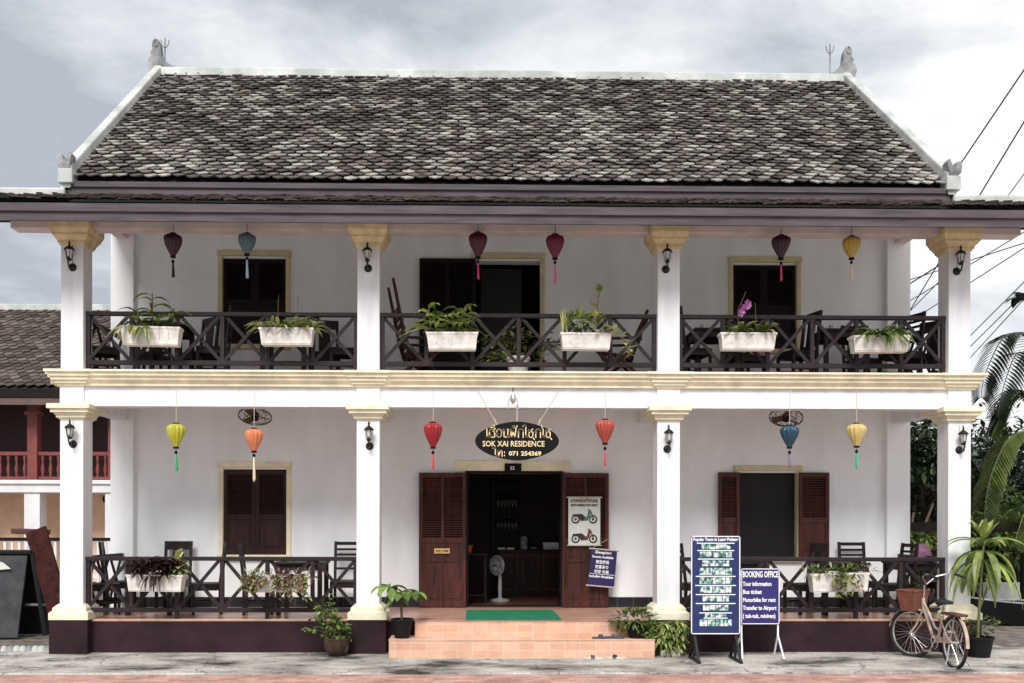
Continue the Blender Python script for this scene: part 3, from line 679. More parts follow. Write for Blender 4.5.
# short back slope and flat deck behind the veranda roof's ridge, beyond the main roof
for x0_, x1_ in ((SX0, RX0 - .0), (RX1 + .0, SX1)):
    mb.prism([(STY + .1, STZ - .012), (0.42, 5.96), (0.42, 5.90), (STY + .1, STZ - .08)], x0_, x1_, 'x')
mb.prism([(SEY + .02, SEZ - .02), (STY + .1, STZ - .01), (STY + .1, STZ - .08), (SEY + .02, SEZ - .08)], SX0, SX0 + .9, 'x')
mb.prism([(SEY + .02, SEZ - .02), (STY + .1, STZ - .01), (STY + .1, STZ - .08), (SEY + .02, SEZ - .08)], SX1 - .9, SX1, 'x')
H(mb, 'roof_deck', M['underlay'], vr)
for x0_, x1_ in ((SX0, RX0 + .03), (RX1 - .03, SX1)):
    mb = MB(); mb.box(x0_, x1_, STY - .10, STY + .12, STZ - .02, STZ + .115)
    H(mb, 'ridge_cap', M['cap'], vr, bevel=0.03)
mb = MB(); mb.box(SX0, SX1, SEY - .03, SEY, 5.635, 5.735); mb.box(SX0, SX1, SEY, SEY + .03, 5.525, 5.64)
for x in (SX0, SX1 - .03): mb.prism([(SEY + .03, 5.58), (SEY + .03, 5.73), (STY, STZ - .05), (.42, 5.93), (.42, 5.8)], x, x + .03, 'x')
H(mb, 'fascia_board', M['fascia'], vr)
mb = MB(); mb.box(SX0 + .03, SX1 - .03, SEY + .03, 0.27, 5.955, 5.975)
mb = MB(); mb.prism([(SEY + .03, 5.60), (SEY + .03, 5.62), (0.03, 5.965), (0.03, 5.945)], SX0 + .03, SX1 - .03, 'x')
for x0_, x1_ in ((SX0 + .03, XL - .01), (XR + .01, SX1 - .03)): mb.box(x0_, x1_, .03, .40, 5.952, 5.97)
mb.v = mb.v; H(mb, 'soffit', M['soffit'], vr)

# ---- windows, doors
def louvre_leaf(w, h, mid, material, lower_panels=2, cols=2, plate=None, d=0.035):
    """shutter or door leaf, local x 0..w, z 0..h, front at -y ; mid = height of the rail under the louvres"""
    mb = MB(); s = 0.055
    for x in (0, w - s): mb.box(x, x + s, 0, d, 0, h)
    mb.box(s, w - s, 0, d, 0, 0.09); mb.box(s, w - s, 0, d, h - .07, h); mb.box(s, w - s, 0.002, d, mid - .04, mid + .04)
    if plate: mb.box(s, w - s, 0.002, d, plate - .03, plate + .03)
    cw = (w - 2 * s - .04 * (cols - 1)) / cols
    for c_ in range(cols):
        x0_ = s + c_ * (cw + .04)
        if c_: mb.box(x0_ - .04, x0_, 0.002, d, mid + .04, h - .07); mb.box(x0_ - .04, x0_, 0.002, d, .09, (plate or mid) - .03)
        z = mid + .06
        while z < h - .08:
            mb.bar((x0_, d / 2, z), (x0_ + cw, d / 2, z), 0.034, 0.007, (0, 0.75, 1)); z += 0.036
        pz1 = (plate or mid) - .035
        mb.box(x0_, x0_ + cw, 0.016, d - .01, 0.09, pz1)
        mb.box(x0_ + .035, x0_ + cw - .035, 0.006, 0.016, 0.13, pz1 - .04)
    mb.box(s, w - s, d - .007, d - .003, mid, h - .05)
    if plate: mb.box(s, w - s, 0.014, d - .01, plate + .03, mid - .04)
    return mb
def place(mb, loc, rz=0.0, flip=False):
    M4 = Matrix.Translation(loc) @ Matrix.Rotation(rz, 4, 'Z')
    mb.v = [tuple(M4 @ Vector(v)) for v in mb.v]; return mb
def frame(name, o_, t=0.035, sill=True, material=None, w=0.075):
    x0_, x1_, z0_, z1_ = o_; mb = MB()
    mb.box(x0_ - w * .6, x0_ + .02, YW - t, YW + .1, z0_, z1_ + w * .4); mb.box(x1_ - .02, x1_ + w * .6, YW - t, YW + .1, z0_, z1_ + w * .4)
    mb.box(x0_ - w * .75, x1_ + w * .75, YW - t - .012, YW + .1, z1_ + w * .4, z1_ + w * 1.5)
    if sill: mb.box(x0_ - w * .8, x1_ + w * .8, YW - t - .03, YW + .1, z0_ - .07, z0_)
    return H(mb, name, material or M['frame_yellow'], bevel=0.004)
# closed windows
for o_ in (OPEN_G[0], OPEN_U[0], OPEN_U[2]):
    f = frame('window', o_, material=M['cream'] if o_ is OPEN_G[0] else M['frame_yellow'])
    x0_, x1_, z0_, z1_ = o_; w = (x1_ - x0_) / 2 - .022; h = z1_ - z0_
    for k in range(2):
        lf = louvre_leaf(w, h - .006, h * (0.44 if o_ is OPEN_G[0] else .5), None, cols=1)
        H(place(lf, (x0_ + .02 + k * (w + .004), YW + 0.035, z0_ + .003)), 'shutter', M['shutterwood'] if o_ is OPEN_G[0] else M['darkwood'], f)
# open window bottom right
o_ = OPEN_G[2]; f = frame('window', o_, material=M['frame_yellow']); x0_, x1_, z0_, z1_ = o_; h = z1_ - z0_
mb = MB(); mb.box(x0_ + .02, x1_ - .02, YW + .12, YW + .13, z0_, z1_); H(mb, 'pane', M['grey_glass'], f)
w = (x1_ - x0_) / 2
for xs_, ang in ((XX(717.5, YW - .04), R(-8)), ):
    H(place(louvre_leaf(XX(738, YW) - xs_, h, h * .44, None, cols=1), (xs_, YW - .10, z0_), R(0)), 'shutter', M['redwood'], f, bevel=0.002)
H(place(louvre_leaf(XX(827, YW) - XX(797, YW), h, h * .44, None, cols=1), (XX(797, YW), YW - .10, z0_)), 'shutter', M['redwood'], f, bevel=0.002)
# upper centre door
o_ = OPEN_U[1]; f = frame('balcony_door', o_, sill=False); x0_, x1_, z0_, z1_ = o_
H(place(louvre_leaf(XX(475, YW) - XX(419, YW), z1_ - z0_, 0.95, None), (XX(419, YW - .1), YW - .10, z0_ + .005)), 'door_leaf', M['darkwood'], f)
mb = MB(); mb.box(x0_ + .1, x1_ - .3, YW + .16, YW + .19, z0_, z1_ - .08); H(mb, 'screen', M['grey_glass'], f)
# entrance door
o_ = OPEN_G[1]; x0_, x1_, z0_, z1_ = o_
mb = MB(); mb.box(XX(455, YW), XX(570, YW), YW - .04, YW + .1, gz(472), gz(461)); ed = H(mb, 'entrance_door', M['cream'], bevel=0.004)
mb = MB(); mb.box(x0_ - .03, x0_ + .02, YW - .03, YW + .18, FL, z1_); mb.box(x1_ - .02, x1_ + .03, YW - .03, YW + .18, FL, z1_); mb.box(x0_ - .03, x1_ + .03, YW - .045, YW + .18, z1_, z1_ + .03); H(mb, 'door_frame', M['darkwood'], ed)
H(MB().box(x0_ + .02, x1_ - .02, YW - .05, YW + .24, FL + .001, FL + .018), 'threshold', M['shutterwood'], ed, bevel=.003)
dl = []
for pa, pb in ((419, 466), (562, 608.5)):
    xa, xb = XX(pa, YW - .1), XX(pb, YW - .1); w = xb - xa; h = gz(474) - FL
    l_ = H(place(louvre_leaf(w, h, gz(541) - FL, None, cols=2, plate=gz(561) - FL, d=.045), (xa, YW - .13, FL + .012)), 'door_leaf', M['redwood'], ed, bevel=0.002); dl.append(l_)
    for z in (0.3, 1.1, 1.9):
        pass
# welcome plate on the left leaf (writing unreadable in size, short word)
c = at(442, 551, YW - .14)
pl = MB().box(c.x - .12, c.x + .12, YW - .148, YW - .132, c.z - .04, c.z + .04).build('door_plate', M['brass'], bevel=0.003); tag(pl, 'small brass plate reading WELCOME on the left open door leaf', 'sign')
mb = MB(); put_text(mb, 'WELCOME', c.x, YW - .149, c.z - .002, 0.05, 0.2, weight=0.001, depth=.001); mb.build('lettering', M['ink'], pl)
c = at(513, 467, YW - .05)
pl = MB().box(c.x - .13, c.x + .13, YW - .07, YW - .053, c.z - .065, c.z + .055).build('house_number_plate', M['signblack'], bevel=0.003); tag(pl, 'small black house number plate above the entrance doorway', 'sign')
mb = MB(); put_text(mb, '52', c.x - .01, YW - .071, c.z - .02, 0.07, weight=0.002, depth=.001); mb.build('lettering', M['lettering'], pl)

# ================================================================== HANGING THINGS
LN = {'deep': 'near-black maroon', 'slate': 'slate blue', 'maroon': 'dark maroon', 'crimson': 'crimson', 'gold': 'golden yellow', 'lime': 'lime yellow', 'orange': 'orange',
      'red': 'bright red', 'coral': 'coral red', 'teal': 'dark teal', 'yellow': 'pale yellow'}
def silk_lantern(px, yt, yb, t0, t1, silk, tas, where, Y, ytop):
    c = at(px, yb, Y); top = at(px, yt, Y); h = top.z - c.z
    g = 'silk lanterns hanging along the verandas'
    tn = {'black': 'dark', 'blue': 'pale blue', 'pink': 'pink', 'cream': 'cream', 'green': 'green', 'red': 'red', 'violet': 'violet'}[tas]
    e_ = empty('silk_lantern', (c.x, Y, c.z), '%s silk lantern with %s tassel hanging %s' % (LN[silk], tn, where), 'lantern', g)
    wd = 0.116 + rnd.uniform(-.006, .006)
    pr = [(0.028, 0), (0.034, 0.015 * 1), (0.062, h * .22), (0.10, h * .50), (wd - .003, h * .70), (wd, h * .79), (wd * .9, h * .90), (wd * .6, h * .97), (0.04, h)]
    MB().lathe(pr, seg=48, lobes=12, amp=0.15).build('silk_shade', M['silk_' + silk], e_, smooth=True)
    MB().lathe([(0.036, -.022), (0.04, -.01), (0.032, .004)], seg=14).build('rim', M['signblack'], e_, smooth=True); MB().lathe([(0.042, h - .004), (0.045, h + .012), (0.012, h + .02)], seg=14).build('rim', M['signblack'], e_, smooth=True)
    zt = at(px, ytop, Y).z - c.z
    MB().tube([(0, 0, h + .01), (0.003, 0, (h + zt) / 2), (0, 0, zt)], 0.0045, 5).build('cord', M['wire'] if Y > -.16 else M['rope'], e_)
    a0, a1 = at(px, t0, Y).z - c.z, at(px, t1, Y).z - c.z
    mb = MB(); mb.tube([(0, 0, -.02), (0, 0, a0)], 0.0035, 5); mb.lathe([(0.0, a0 + .035), (0.022, a0 + .015), (0.016, a0 - .012), (0.0, a0 - .02)], seg=10)
    mb.build('bead', M['signblack'], e_)
    mb = MB()
    for k in range(14):
        an = k * 2.4; r_ = 0.012 * (k % 4) / 3 + .003
        mb.tube([(math.cos(an) * r_ * .6, math.sin(an) * r_ * .6, a0 - .01), (math.cos(an) * r_ * 1.5 + .004, math.sin(an) * r_ * 1.5, a1 + rnd.uniform(-.01, .03))], 0.005, 4)
    mb.build('tassel', M['tassel_' + tas], e_)
for a_ in [(173, 234, 256, 262, 277, 'deep', 'black', 'at the far left of the upper veranda'), (247, 234, 254, 259, 278, 'slate', 'blue', 'before the upper left window'),
           (478, 233, 257, 262, 279, 'maroon', 'pink', 'over the open shutter of the balcony door'), (555, 235, 258, 263, 283, 'crimson', 'pink', 'right of the balcony door'),
           (781, 236, 258, 264, 281, 'deep', 'pink', 'before the upper right window'), (851.5, 237, 258, 263, 281, 'gold', 'cream', 'on the upper veranda near the right corner')]:
    silk_lantern(*a_, -0.10, 224)
for a_ in [(176, 424, 447, 453, 471, 'lime', 'green', 'at the left of the lower veranda'), (254, 429, 451, 456, 481, 'orange', 'cream', 'over the lower left window'),
           (433, 423, 447, 453, 469, 'red', 'red', 'left of the oval hotel sign'), (605, 420, 443, 449, 466, 'coral', 'red', 'right of the oval hotel sign'),
           (789.5, 426, 447, 453, 468, 'teal', 'violet', 'over the lower right window'), (856.5, 424, 446, 452, 469, 'yellow', 'green', 'at the right of the lower veranda')]:
    silk_lantern(*a_, -0.19, 388)

def wall_lamp(px, yb, Y, where):
    c = at(px, yb, -0.02)
    e_ = empty('wall_lamp', (c.x, 0, c.z), 'black coach lamp on the %s' % where, 'lamp', 'black coach lamps on the columns')
    mb = MB(); mb.lathe([(0.0, 0.035), (0.03, 0.03), (0.055, 0.012), (0.062, 0)], seg=16, M4=Matrix.Rotation(R(90), 4, 'X')); mb.build('back_plate', M['iron'], e_, smooth=True)
    pts = [(0, -.02, 0.0), (0, -.07, -.035), (0, -.13, -.02), (0, -.165, .05), (0, -.16, .11), (0, -.13, .14)]
    MB().tube(pts, 0.012, 7).build('arm', M['iron'], e_, smooth=True)
    q = Vector((0, -.12, .085))
    mb = MB(); mb.lathe([(0.02, -.02), (0.036, 0), (0.036, .012)], q, 12); 
    mb.lathe([(0.075, .145), (0.078, .155), (0.055, .185), (0.025, .205), (0.012, .22), (0.012, .235), (0.018, .245), (0.004, .285), (0, .29)], q, 12)
    for k in range(6):
        a_ = k * math.pi / 3; mb.bar(q + Vector((math.cos(a_) * .037, math.sin(a_) * .037, .005)), q + Vector((math.cos(a_) * .062, math.sin(a_) * .062, .148)), 0.006, 0.006)
    mb.build('lamp_cage', M['iron'], e_)
    MB().lathe([(0.03, .012), (0.055, .145)], q, 12).build('lamp_glass', M['glass'], e_, smooth=True)
    e_.scale = (.88, .88, .88)
    MB().tube([(0, -.012, .03), (0.004, -.006, .25), (0, -.006, .38)], 0.004, 5).build('wire', M['wire'] if yb < 350 else M['rope'], e_)
for i, (px, yu, yl) in enumerate([(72, 267, 444), (369, 268, 446), (667, 269, 449), (958, 271, 450)]):
    w_ = ['upper left corner column', 'upper column left of the balcony door', 'upper column right of the balcony door', 'upper right corner column'][i]
    wall_lamp([72, 368, 666, 957.5][i], yu, 0, w_); wall_lamp([72.5, 369.5, 667.5, 960][i], yl, 0, w_.replace('upper', 'lower').replace('balcony door', 'entrance'))

# oval hotel sign
YS = -0.13
c = at(517, 441, YS); S = 74.8
e_ = empty('hotel_sign', (c.x, YS, c.z), 'black oval hotel sign with gold lettering hanging over the entrance', 'sign')
hw, hh = 42 / S, 19.5 / S
poly = []
for k in range(64):
    a_ = 2 * math.pi * k / 64; ca, sa = math.cos(a_), math.sin(a_)
    poly.append((hw * (abs(ca) ** 1.25) * (1 if ca > 0 else -1), hh * sa))
MB().prism(poly, -0.015, 0.015).build('sign_board', M['signblack'], e_, bevel=0.005)
mb = MB(); lao(mb, ['e', 'h', 'ue', 'o', 'n', 'p', 'a', 'k', 'oo', 's', 'k', 'ai', 's'], (519 - 517) / S, -.019, (441 - 433.4) / S, 8.4 / S, 66 / S, 0.0135); mb.build('lettering', M['goldletter'], e_)
mb = MB(); put_text(mb, 'SOK XAI RESIDENCE', (513.5 - 517) / S, -.018, (441 - 444.2) / S, 0.105, 62 / S, weight=0.0012); mb.build('lettering', M['goldletter'], e_)
mb = MB(); lao(mb, ['oo', 't', ':'], (500 - 517) / S, -.019, (441 - 453.6) / S, 6.2 / S, 12 / S, 0.012)
put_text(mb, '071 254369', (525 - 517) / S, -.018, (441 - 453.8) / S, 0.078, 32.5 / S, weight=0.0024); mb.build('lettering', M['goldletter'], e_)
mb = MB()
for xa, xb, ya in ((478, 497, 392), (558, 538, 392)):
    mb.tube([((xa - 517) / S, 0.0, (441 - ya) / S), ((xb - 517) / S, 0.0, (441 - 424.5) / S)], 0.006, 5)
    mb.tube([((xb - 517) / S, 0, (441 - 427) / S), ((xb - 517 + (xa - xb) * .12) / S, 0, (441 - 419) / S)], 0.010, 5)
mb.tube([(0, 0, (441 - 405) / S), (0, 0, (441 - 422) / S)], 0.009, 5)
mb.build('hanger', M['rope'], e_)
# small glass pendant above the sign
c = at(513, 399, -0.2)
e_ = empty('glass_pendant', (c.x, -0.2, c.z), 'small clear glass pendant lamp above the oval hotel sign', 'lamp')
mb = MB(); mb.lathe([(0.0, -.07), (.03, -.04), (.045, .0), (.03, .04), (.012, .07), (.01, .10)], seg=12); mb.build('lamp_body', M['chrome'], e_, smooth=True)
mb = MB(); mb.tube([(-.075, 0, -.13), (-.06, 0, -.03), (-.02, 0, .05)], .009, 6); mb.tube([(.075, 0, -.13), (.06, 0, -.03), (.02, 0, .05)], .009, 6); mb.build('arm', M['glass'], e_, smooth=True)
MB().tube([(0, 0, .1), (0, .02, .155)], .008, 5).build('cord', M['wire'], e_)

def ceiling_fan(px, py, where, tilt):
    c = at(px, py, 0.9)
    e_ = empty('ceiling_fan', (c.x, 0.9, c.z), 'caged orbit fan hanging under the lower veranda ceiling %s' % where, 'fan', 'ceiling fans on the lower veranda')
    M4 = Matrix.Rotation(tilt, 4, 'Y') @ Matrix.Rotation(R(-24), 4, 'X')
    mb = MB()
    for r_, z in ((.235, 0), (.15, -.05), (.15, .05), (.235, .02)): mb.tube([M4 @ Vector((math.cos(k / 24 * 6.283) * r_, math.sin(k / 24 * 6.283) * r_, z)) for k in range(24)], 0.006, 5, closed=True)
    for k in range(16):
        a_ = k / 16 * 6.283; ca, sa = math.cos(a_), math.sin(a_)
        for s_ in (-1, 1): mb.tube([M4 @ Vector((ca * .05, sa * .05, s_ * .065)), M4 @ Vector((ca * .15, sa * .15, s_ * .05)), M4 @ Vector((ca * .235, sa * .235, 0))], 0.003, 4)
    mb.build('fan_cage', M['twig'], e_)
    mb = MB()
    for k in range(3):
        a_ = k * 2.094 + .4; d = Vector((math.cos(a_), math.sin(a_), 0)); n_ = Vector((-math.sin(a_), math.cos(a_), 0))
        q = [d * .03 - n_ * .03, d * .20 - n_ * .07, d * .21 + n_ * .03, d * .03 + n_ * .03]
        mb.add([M4 @ (p + Vector((0, 0, zz + (.02 if i in (2, 3) else -.02)))) for zz in (-.002, .002) for i, p in enumerate(q)], [(3,2,1,0),(4,5,6,7),(0,1,5,4),(1,2,6,5),(2,3,7,6),(3,0,4,7)])
    mb.build('blade', M['twig'], e_)
    mb = MB(); mb.lathe([(0, -.05), (.05, -.045), (.055, .05), (.03, .08), (0, .085)], seg=14, M4=M4); mb.tube([(0, 0, .07), (0, 0, COR0 - c.z + .02)], .014, 8); mb.build('motor', M['signblack'], e_, smooth=True)
ceiling_fan(255, 417, 'by the orange lantern', R(0)); ceiling_fan(786, 418, 'by the teal lantern', R(14))
# cable stapled along the upper beam
pts = []
x = XX(15, 0.03)
while x < XX(1010, .03):
    pts.append((x, 0.025, UB0 + .13 + 0.02 * math.sin(x * 2.1) + 0.012 * math.sin(x * 5.3))); x += .12
tag(MB().tube(pts, 0.007, 5).build('power_cable', M['wire']), 'thin black cable sagging along the upper veranda beam under the eaves', 'cable')

# ================================================================== SIGNS ON THE PAVEMENT
def photo_mat():
    m_ = bpy.data.materials.new('photo_print'); m_.use_nodes = True; t = m_.node_tree; b = t.nodes['Principled BSDF']; b.inputs['Roughness'].default_value = .4
    co = t.nodes.new('ShaderNodeTexCoord'); n = t.nodes.new('ShaderNodeTexNoise'); n.inputs['Scale'].default_value = 22; n.inputs['Detail'].default_value = 4
    t.links.new(co.outputs['Object'], n.inputs['Vector']); rp = t.nodes.new('ShaderNodeValToRGB'); t.links.new(n.outputs['Fac'], rp.inputs[0]); e = rp.color_ramp.elements
    e[0].position = .36; e[0].color = (.03, .07, .06, 1); e[1].position = .62; e[1].color = (.75, .85, .86, 1)
    for p_, c_ in ((.44, (.10, .26, .18, 1)), (.49, (.35, .55, .60, 1)), (.54, (.62, .60, .50, 1))): q_ = e.new(p_); q_.color = c_
    t.links.new(rp.outputs[0], b.inputs['Base Color']); return m_
M['photo'] = photo_mat()
YB1 = -0.78; s1 = F / (12.7 + YB1)
c = at(715.3, 634, YB1)
e_ = empty('tour_board', (c.x, YB1, 0), 'tall dark blue tour board with rows of small photos on black legs', 'sign board')
W, z0, z1 = 49.4 / s1, ZZ(634, YB1, 715), ZZ(536, YB1, 715)
bd = MB().box(-W / 2, W / 2, -.012, .012, z0, z1).build('board_panel', M['blue1'], e_, bevel=.002)
mb = MB()
for a_, b_, cc, dd in ((-W/2, W/2, z0, z0 + .012), (-W/2, W/2, z1 - .012, z1), (-W/2, -W/2 + .012, z0, z1), (W/2 - .012, W/2, z0, z1)): mb.box(a_, b_, -.017, -.0125, cc, dd)
mb.build('white_edge', M['lettering'], bd)
mb = MB(); zc = lambda py: ZZ(py, YB1, 715)
put_text(mb, 'Popular Tours in Luang Prabang', 0, -.0135, zc(539.5), 0.055, W * .92, weight=.0018, depth=.001)
for py, w_ in ((543.2, 38), (550.5, 37), (559, 36), (576.3, 40), (585.4, 41), (594.5, 40), (603.4, 40), (612.8, 33), (618, 24)):
    mb.box(-w_ / 2 / s1, w_ / 2 / s1, -.015, -.0125, zc(py) - .006, zc(py) + .006)
mb.build('lettering', M['lettering'], bd)
rr = random.Random(4)
for py, w_, h_ in ((546.6, 30, 5), (554.4, 33, 5.6), (563.3, 28, 5.6), (571.3, 33, 7), (580.5, 33, 6.4), (589.5, 32, 6.4), (598.6, 27, 5.6), (607.6, 26, 5.6), (615.3, 22, 3.6), (622.7, 33, 6.5)):
    mb = MB(); n_ = rr.choice((4, 5, 5)); ww = w_ / s1 / n_
    for k in range(n_): mb.box(-w_ / 2 / s1 + k * ww + .004, -w_ / 2 / s1 + (k + 1) * ww - .004, -.0155, -.0128, zc(py) - h_ / 2 / s1, zc(py) + h_ / 2 / s1)
    mb.build('photo_strip', M['photo'], bd)
for sx_ in (-1, 1):
    x = sx_ * (W / 2 - .05)
    mb = MB(); mb.bar((x, .03, 0.02), (x, .02, z1 - .1), .03, .02); mb.bar((x, -.22, 0.02), (x, .03, .34), .03, .03); mb.bar((x, .26, 0.02), (x, .03, .34), .03, .03); mb.bar((x, -.26, 0.018), (x, .28, .018), .035, .03, (0, 0, 1))
    mb.build('leg', M['iron'], e_)
YB2 = -0.58; s2 = F / (12.7 + YB2)
c = at(760, 634, YB2)
e_ = empty('booking_board', (c.x, YB2, 0), 'smaller violet blue BOOKING OFFICE board on a white metal stand', 'sign board')
W, z0, z1 = 38.5 / s2, ZZ(624, YB2, 760), ZZ(568.5, YB2, 760)
bd = MB().box(-W / 2, W / 2, -.01, .01, z0, z1).build('board_panel', M['blue2'], e_, bevel=.002)
mb = MB()
for a_, b_, cc, dd in ((-W/2, W/2, z0, z0 + .01), (-W/2, W/2, z1 - .01, z1), (-W/2, -W/2 + .01, z0, z1), (W/2 - .01, W/2, z0, z1)): mb.box(a_, b_, -.015, -.0105, cc, dd)
mb.build('white_edge', M['lettering'], bd)
mb = MB(); zc = lambda py: ZZ(py, YB2, 760)
put_text(mb, 'BOOKING OFFICE', 0, -.0115, zc(574.6), 0.11, W * .93, weight=.003, depth=.001); mb.build('lettering', M['lettering'], bd)
for py, t_, w_ in ((584, 'Tour information', 29), (592, 'Bus ticket', 19), (600, 'Motorbike for rent', 33), (608, 'Transfer to Airport', 34), (616, '( tuk-tuk, minivan)', 33)):
    mb = MB(); put_text(mb, t_, -W / 2 + .02 + w_ / 2 / s2, -.0115, zc(py), 0.075, w_ / s2, weight=.0022, depth=.001); mb.build('lettering', M['lettering'], bd)
for sx_ in (-1, 1):
    x = sx_ * (W / 2 - .01)
    mb = MB(); mb.tube([(x, 0.014, z1 - .02), (x, .014, .3), (x + .03 * sx_, -.14, .012)], .012, 6); mb.tube([(x, .014, .32), (x + .03 * sx_, .26, .012)], .012, 6); mb.build('leg', M['lettering'], e_, smooth=True)
# motorbike poster on the right door leaf
def bike_sketch(mb1, mb2, cx, cz, L_, flip, y):
    f_ = -1 if flip else 1
    for x in (-.32, .32): 
        mb1.tube([(cx + f_ * (x + .13 * math.cos(k / 20 * 6.283)) * L_, y, cz + (.13 * math.sin(k / 20 * 6.283) - .08) * L_) for k in range(20)], .03 * L_, 4, closed=True)
        mb1.tube([(cx + f_ * (x + .03 * math.cos(k / 8 * 6.283)) * L_, y, cz + (.03 * math.sin(k / 8 * 6.283) - .08) * L_) for k in range(8)], .02 * L_, 4, closed=True)
    P_ = lambda pts: [(cx + f_ * a_ * L_, cz + b_ * L_) for a_, b_ in (pts if f_ > 0 else reversed(pts))]
    mb1.prism(P_([(-.42, .10), (-.1, .12), (-.02, .06), (.05, .0), (.14, -.12), (-.12, -.14), (-.2, .0), (-.44, .02)]), y - .002, y + .002)
    mb2.prism(P_([(.12, -.10), (.20, .05), (.26, .22), (.20, .26), (.14, .20), (.10, .02), (.0, -.02), (-.02, -.12)]), y - .003, y + .001)
    mb1.prism(P_([(.24, .24), (.14, .30), (.12, .26), (.22, .20)]), y - .002, y + .002); mb1.prism(P_([(.22, .2), (.26, .2), (.36, -.08), (.32, -.08)]), y - .002, y + .002)
YP = YW - .155; sp = F / (12.7 + YP); c = at(584.3, 521, YP)
e_ = empty('motorbike_poster', (c.x, YP, c.z), 'off-white poster with two motorbike pictures on the right door leaf', 'poster')
hw, hh = 16 / sp, 24.5 / sp
ps = MB().box(-hw, hw, -.003, .003, -hh, hh).build('poster_sheet', M['poster'], e_)
mb = MB(); mb.tube([(-hw - .03, -.004, hh - .012), (hw + .03, -.004, hh - .012)], .011, 6); mb.tube([(-hw - .02, -.004, -hh), (hw + .02, -.004, -hh)], .009, 6); mb.build('rod', M['rope'], e_)
mb = MB(); lao(mb, ['e', 'k', 'n', 'p', 's', 'ai', 'h', 'k', 'oo', 't', 'n', 'o', 's'], 0, -.006, hh - .065, .042, hw * 1.72, .009); mb.build('lettering', M['inkgold'], ps)
mb = MB(); put_text(mb, 'MOTORBIKE FOR RENT', 0, -.0045, hh - .135, .05, hw * 1.7, weight=.0025, depth=.001); m2 = MB(); m3 = MB()
bike_sketch(mb, m2, 0.0, .06, .42, False, -.0055); bike_sketch(mb, m3, 0.0, -.24, .42, False, -.0055)
mb.build('motorbike_print', M['ink'], ps); m2.build('fairing_print', M['inkteal'], ps); m3.build('fairing_print', M['inkred'], ps)
# navy banner hanging from the door leaf, tilted
YP = YW - .24; sp = F / (12.7 + YP); c = at(602.5, 568, YP)
e_ = empty('room_banner', (c.x, YP, c.z), 'small tilted navy banner with white lettering hanging beside the door', 'banner'); e_.rotation_euler = (0, R(5), 0)
hw, hh = 13.2 / sp, 18.5 / sp
ps = MB().box(-hw, hw, -.003, .003, -hh, hh).build('banner_sheet', M['navy'], e_)
mb = MB(); mb.tube([(-hw - .03, -.004, hh), (hw + .03, -.004, hh)], .011, 6); mb.tube([(-hw - .03, -.004, -hh), (hw + .03, -.004, -hh)], .011, 6); mb.build('rod', M['rope'], e_)
MB().tube([(-hw + .01, 0, hh), (.06, .05, hh + .17), (hw - .01, 0, hh)], .004, 5).build('cord', M['rope'], e_)
mb = MB()
for k, (t_, w_, z_, sz) in enumerate((('Sleeping', .62, .235, .06), ('Rooms Available', .8, .165, .05), ('有空房间', .5, .085, .06), ('空室あり', .5, .01, .055), ('빈방 있음', .55, -.06, .05), ('including Breakfast', .92, -.135, .05))):
    put_text(mb, t_, -.01, -.0045, z_, sz, hw * 2 * w_, weight=.0018, depth=.001)
mb.box(-hw + .01, hw - .01, -.0055, -.003, -.10, -.093)
mb.build('lettering', M['lettering'], ps)

# ================================================================== FURNITURE
def chair_parts(e_, kind, m_):
    """seat front at -y; backrest at +y"""
    w, d, sh, H_ = .42, .42, .44, 1.02
    MB().box(-w/2, w/2, -d/2, d/2, sh - .035, sh).build('seat', m_, e_, bevel=.006)
    for sx_ in (-1, 1):
        MB().box(sx_ * (w/2 - .02) - .02, sx_ * (w/2 - .02) + .02, -d/2, -d/2 + .04, 0, sh - .036).build('leg', m_, e_)
        mb = MB(); mb.bar((sx_ * (w/2 - .02), d/2 - .02, 0), (sx_ * (w/2 - .02), d/2 - .02, sh), .04, .04); mb.bar((sx_ * (w/2 - .02), d/2 - .02, sh), (sx_ * (w/2 - .02), d/2 + .05, H_), .04, .035); mb.build('leg', m_, e_)
    mb = MB()
    for y in (-d/2 + .02, d/2 - .02): mb.box(-w/2 + .04, w/2 - .04, y - .012, y + .012, sh - .10, sh - .036)
    for x in (-w/2 + .02, w/2 - .02): mb.box(x - .012, x + .012, -d/2 + .04, d/2 - .04, sh - .10, sh - .036); mb.box(x - .01, x + .01, -d/2 + .04, d/2 - .04, .16, .19)
    mb.build('seat_frame', m_, e_)
    mb = MB(); by = lambda z: d/2 - .02 + .07 * (z - sh) / (H_ - sh)
    if kind == 'ladder':
        for z, h_ in ((H_ - .03, .05), (H_ - .12, .035), (H_ - .20, .035), (H_ - .28, .035), (sh + .17, .035)): mb.box(-w/2 + .04, w/2 - .04, by(z) - .01, by(z) + .01, z - h_ / 2, z + h_ / 2)
    else:
        mb.box(-w/2 + .035, w/2 - .035, by(H_ - .06) - .012, by(H_ - .06) + .012, H_ - .13, H_)
        mb.bar((0, by(sh + .05), sh + .02), (0, by(H_ - .13), H_ - .13), .17, .018)
        mb.box(-w/2 + .035, w/2 - .035, by(sh + .08) - .01, by(sh + .08) + .01, sh + .06, sh + .10)
    mb.build('backrest', m_, e_)
protos = {}
GRP = 'dark wooden dining chairs on the verandas'
def chair(kind, px, Y, zf, rz, label):
    loc = (XX(px, Y), Y, zf)
    if kind not in protos:
        e_ = empty('dining_chair', loc, label, 'chair', GRP, rz); chair_parts(e_, kind, M['chairwood']); protos[kind] = e_
    else:
        e_ = copy_tree(protos[kind]); e_.location = loc; e_.rotation_euler = (0, 0, rz); e_['label'] = label
    return e_
tproto = None
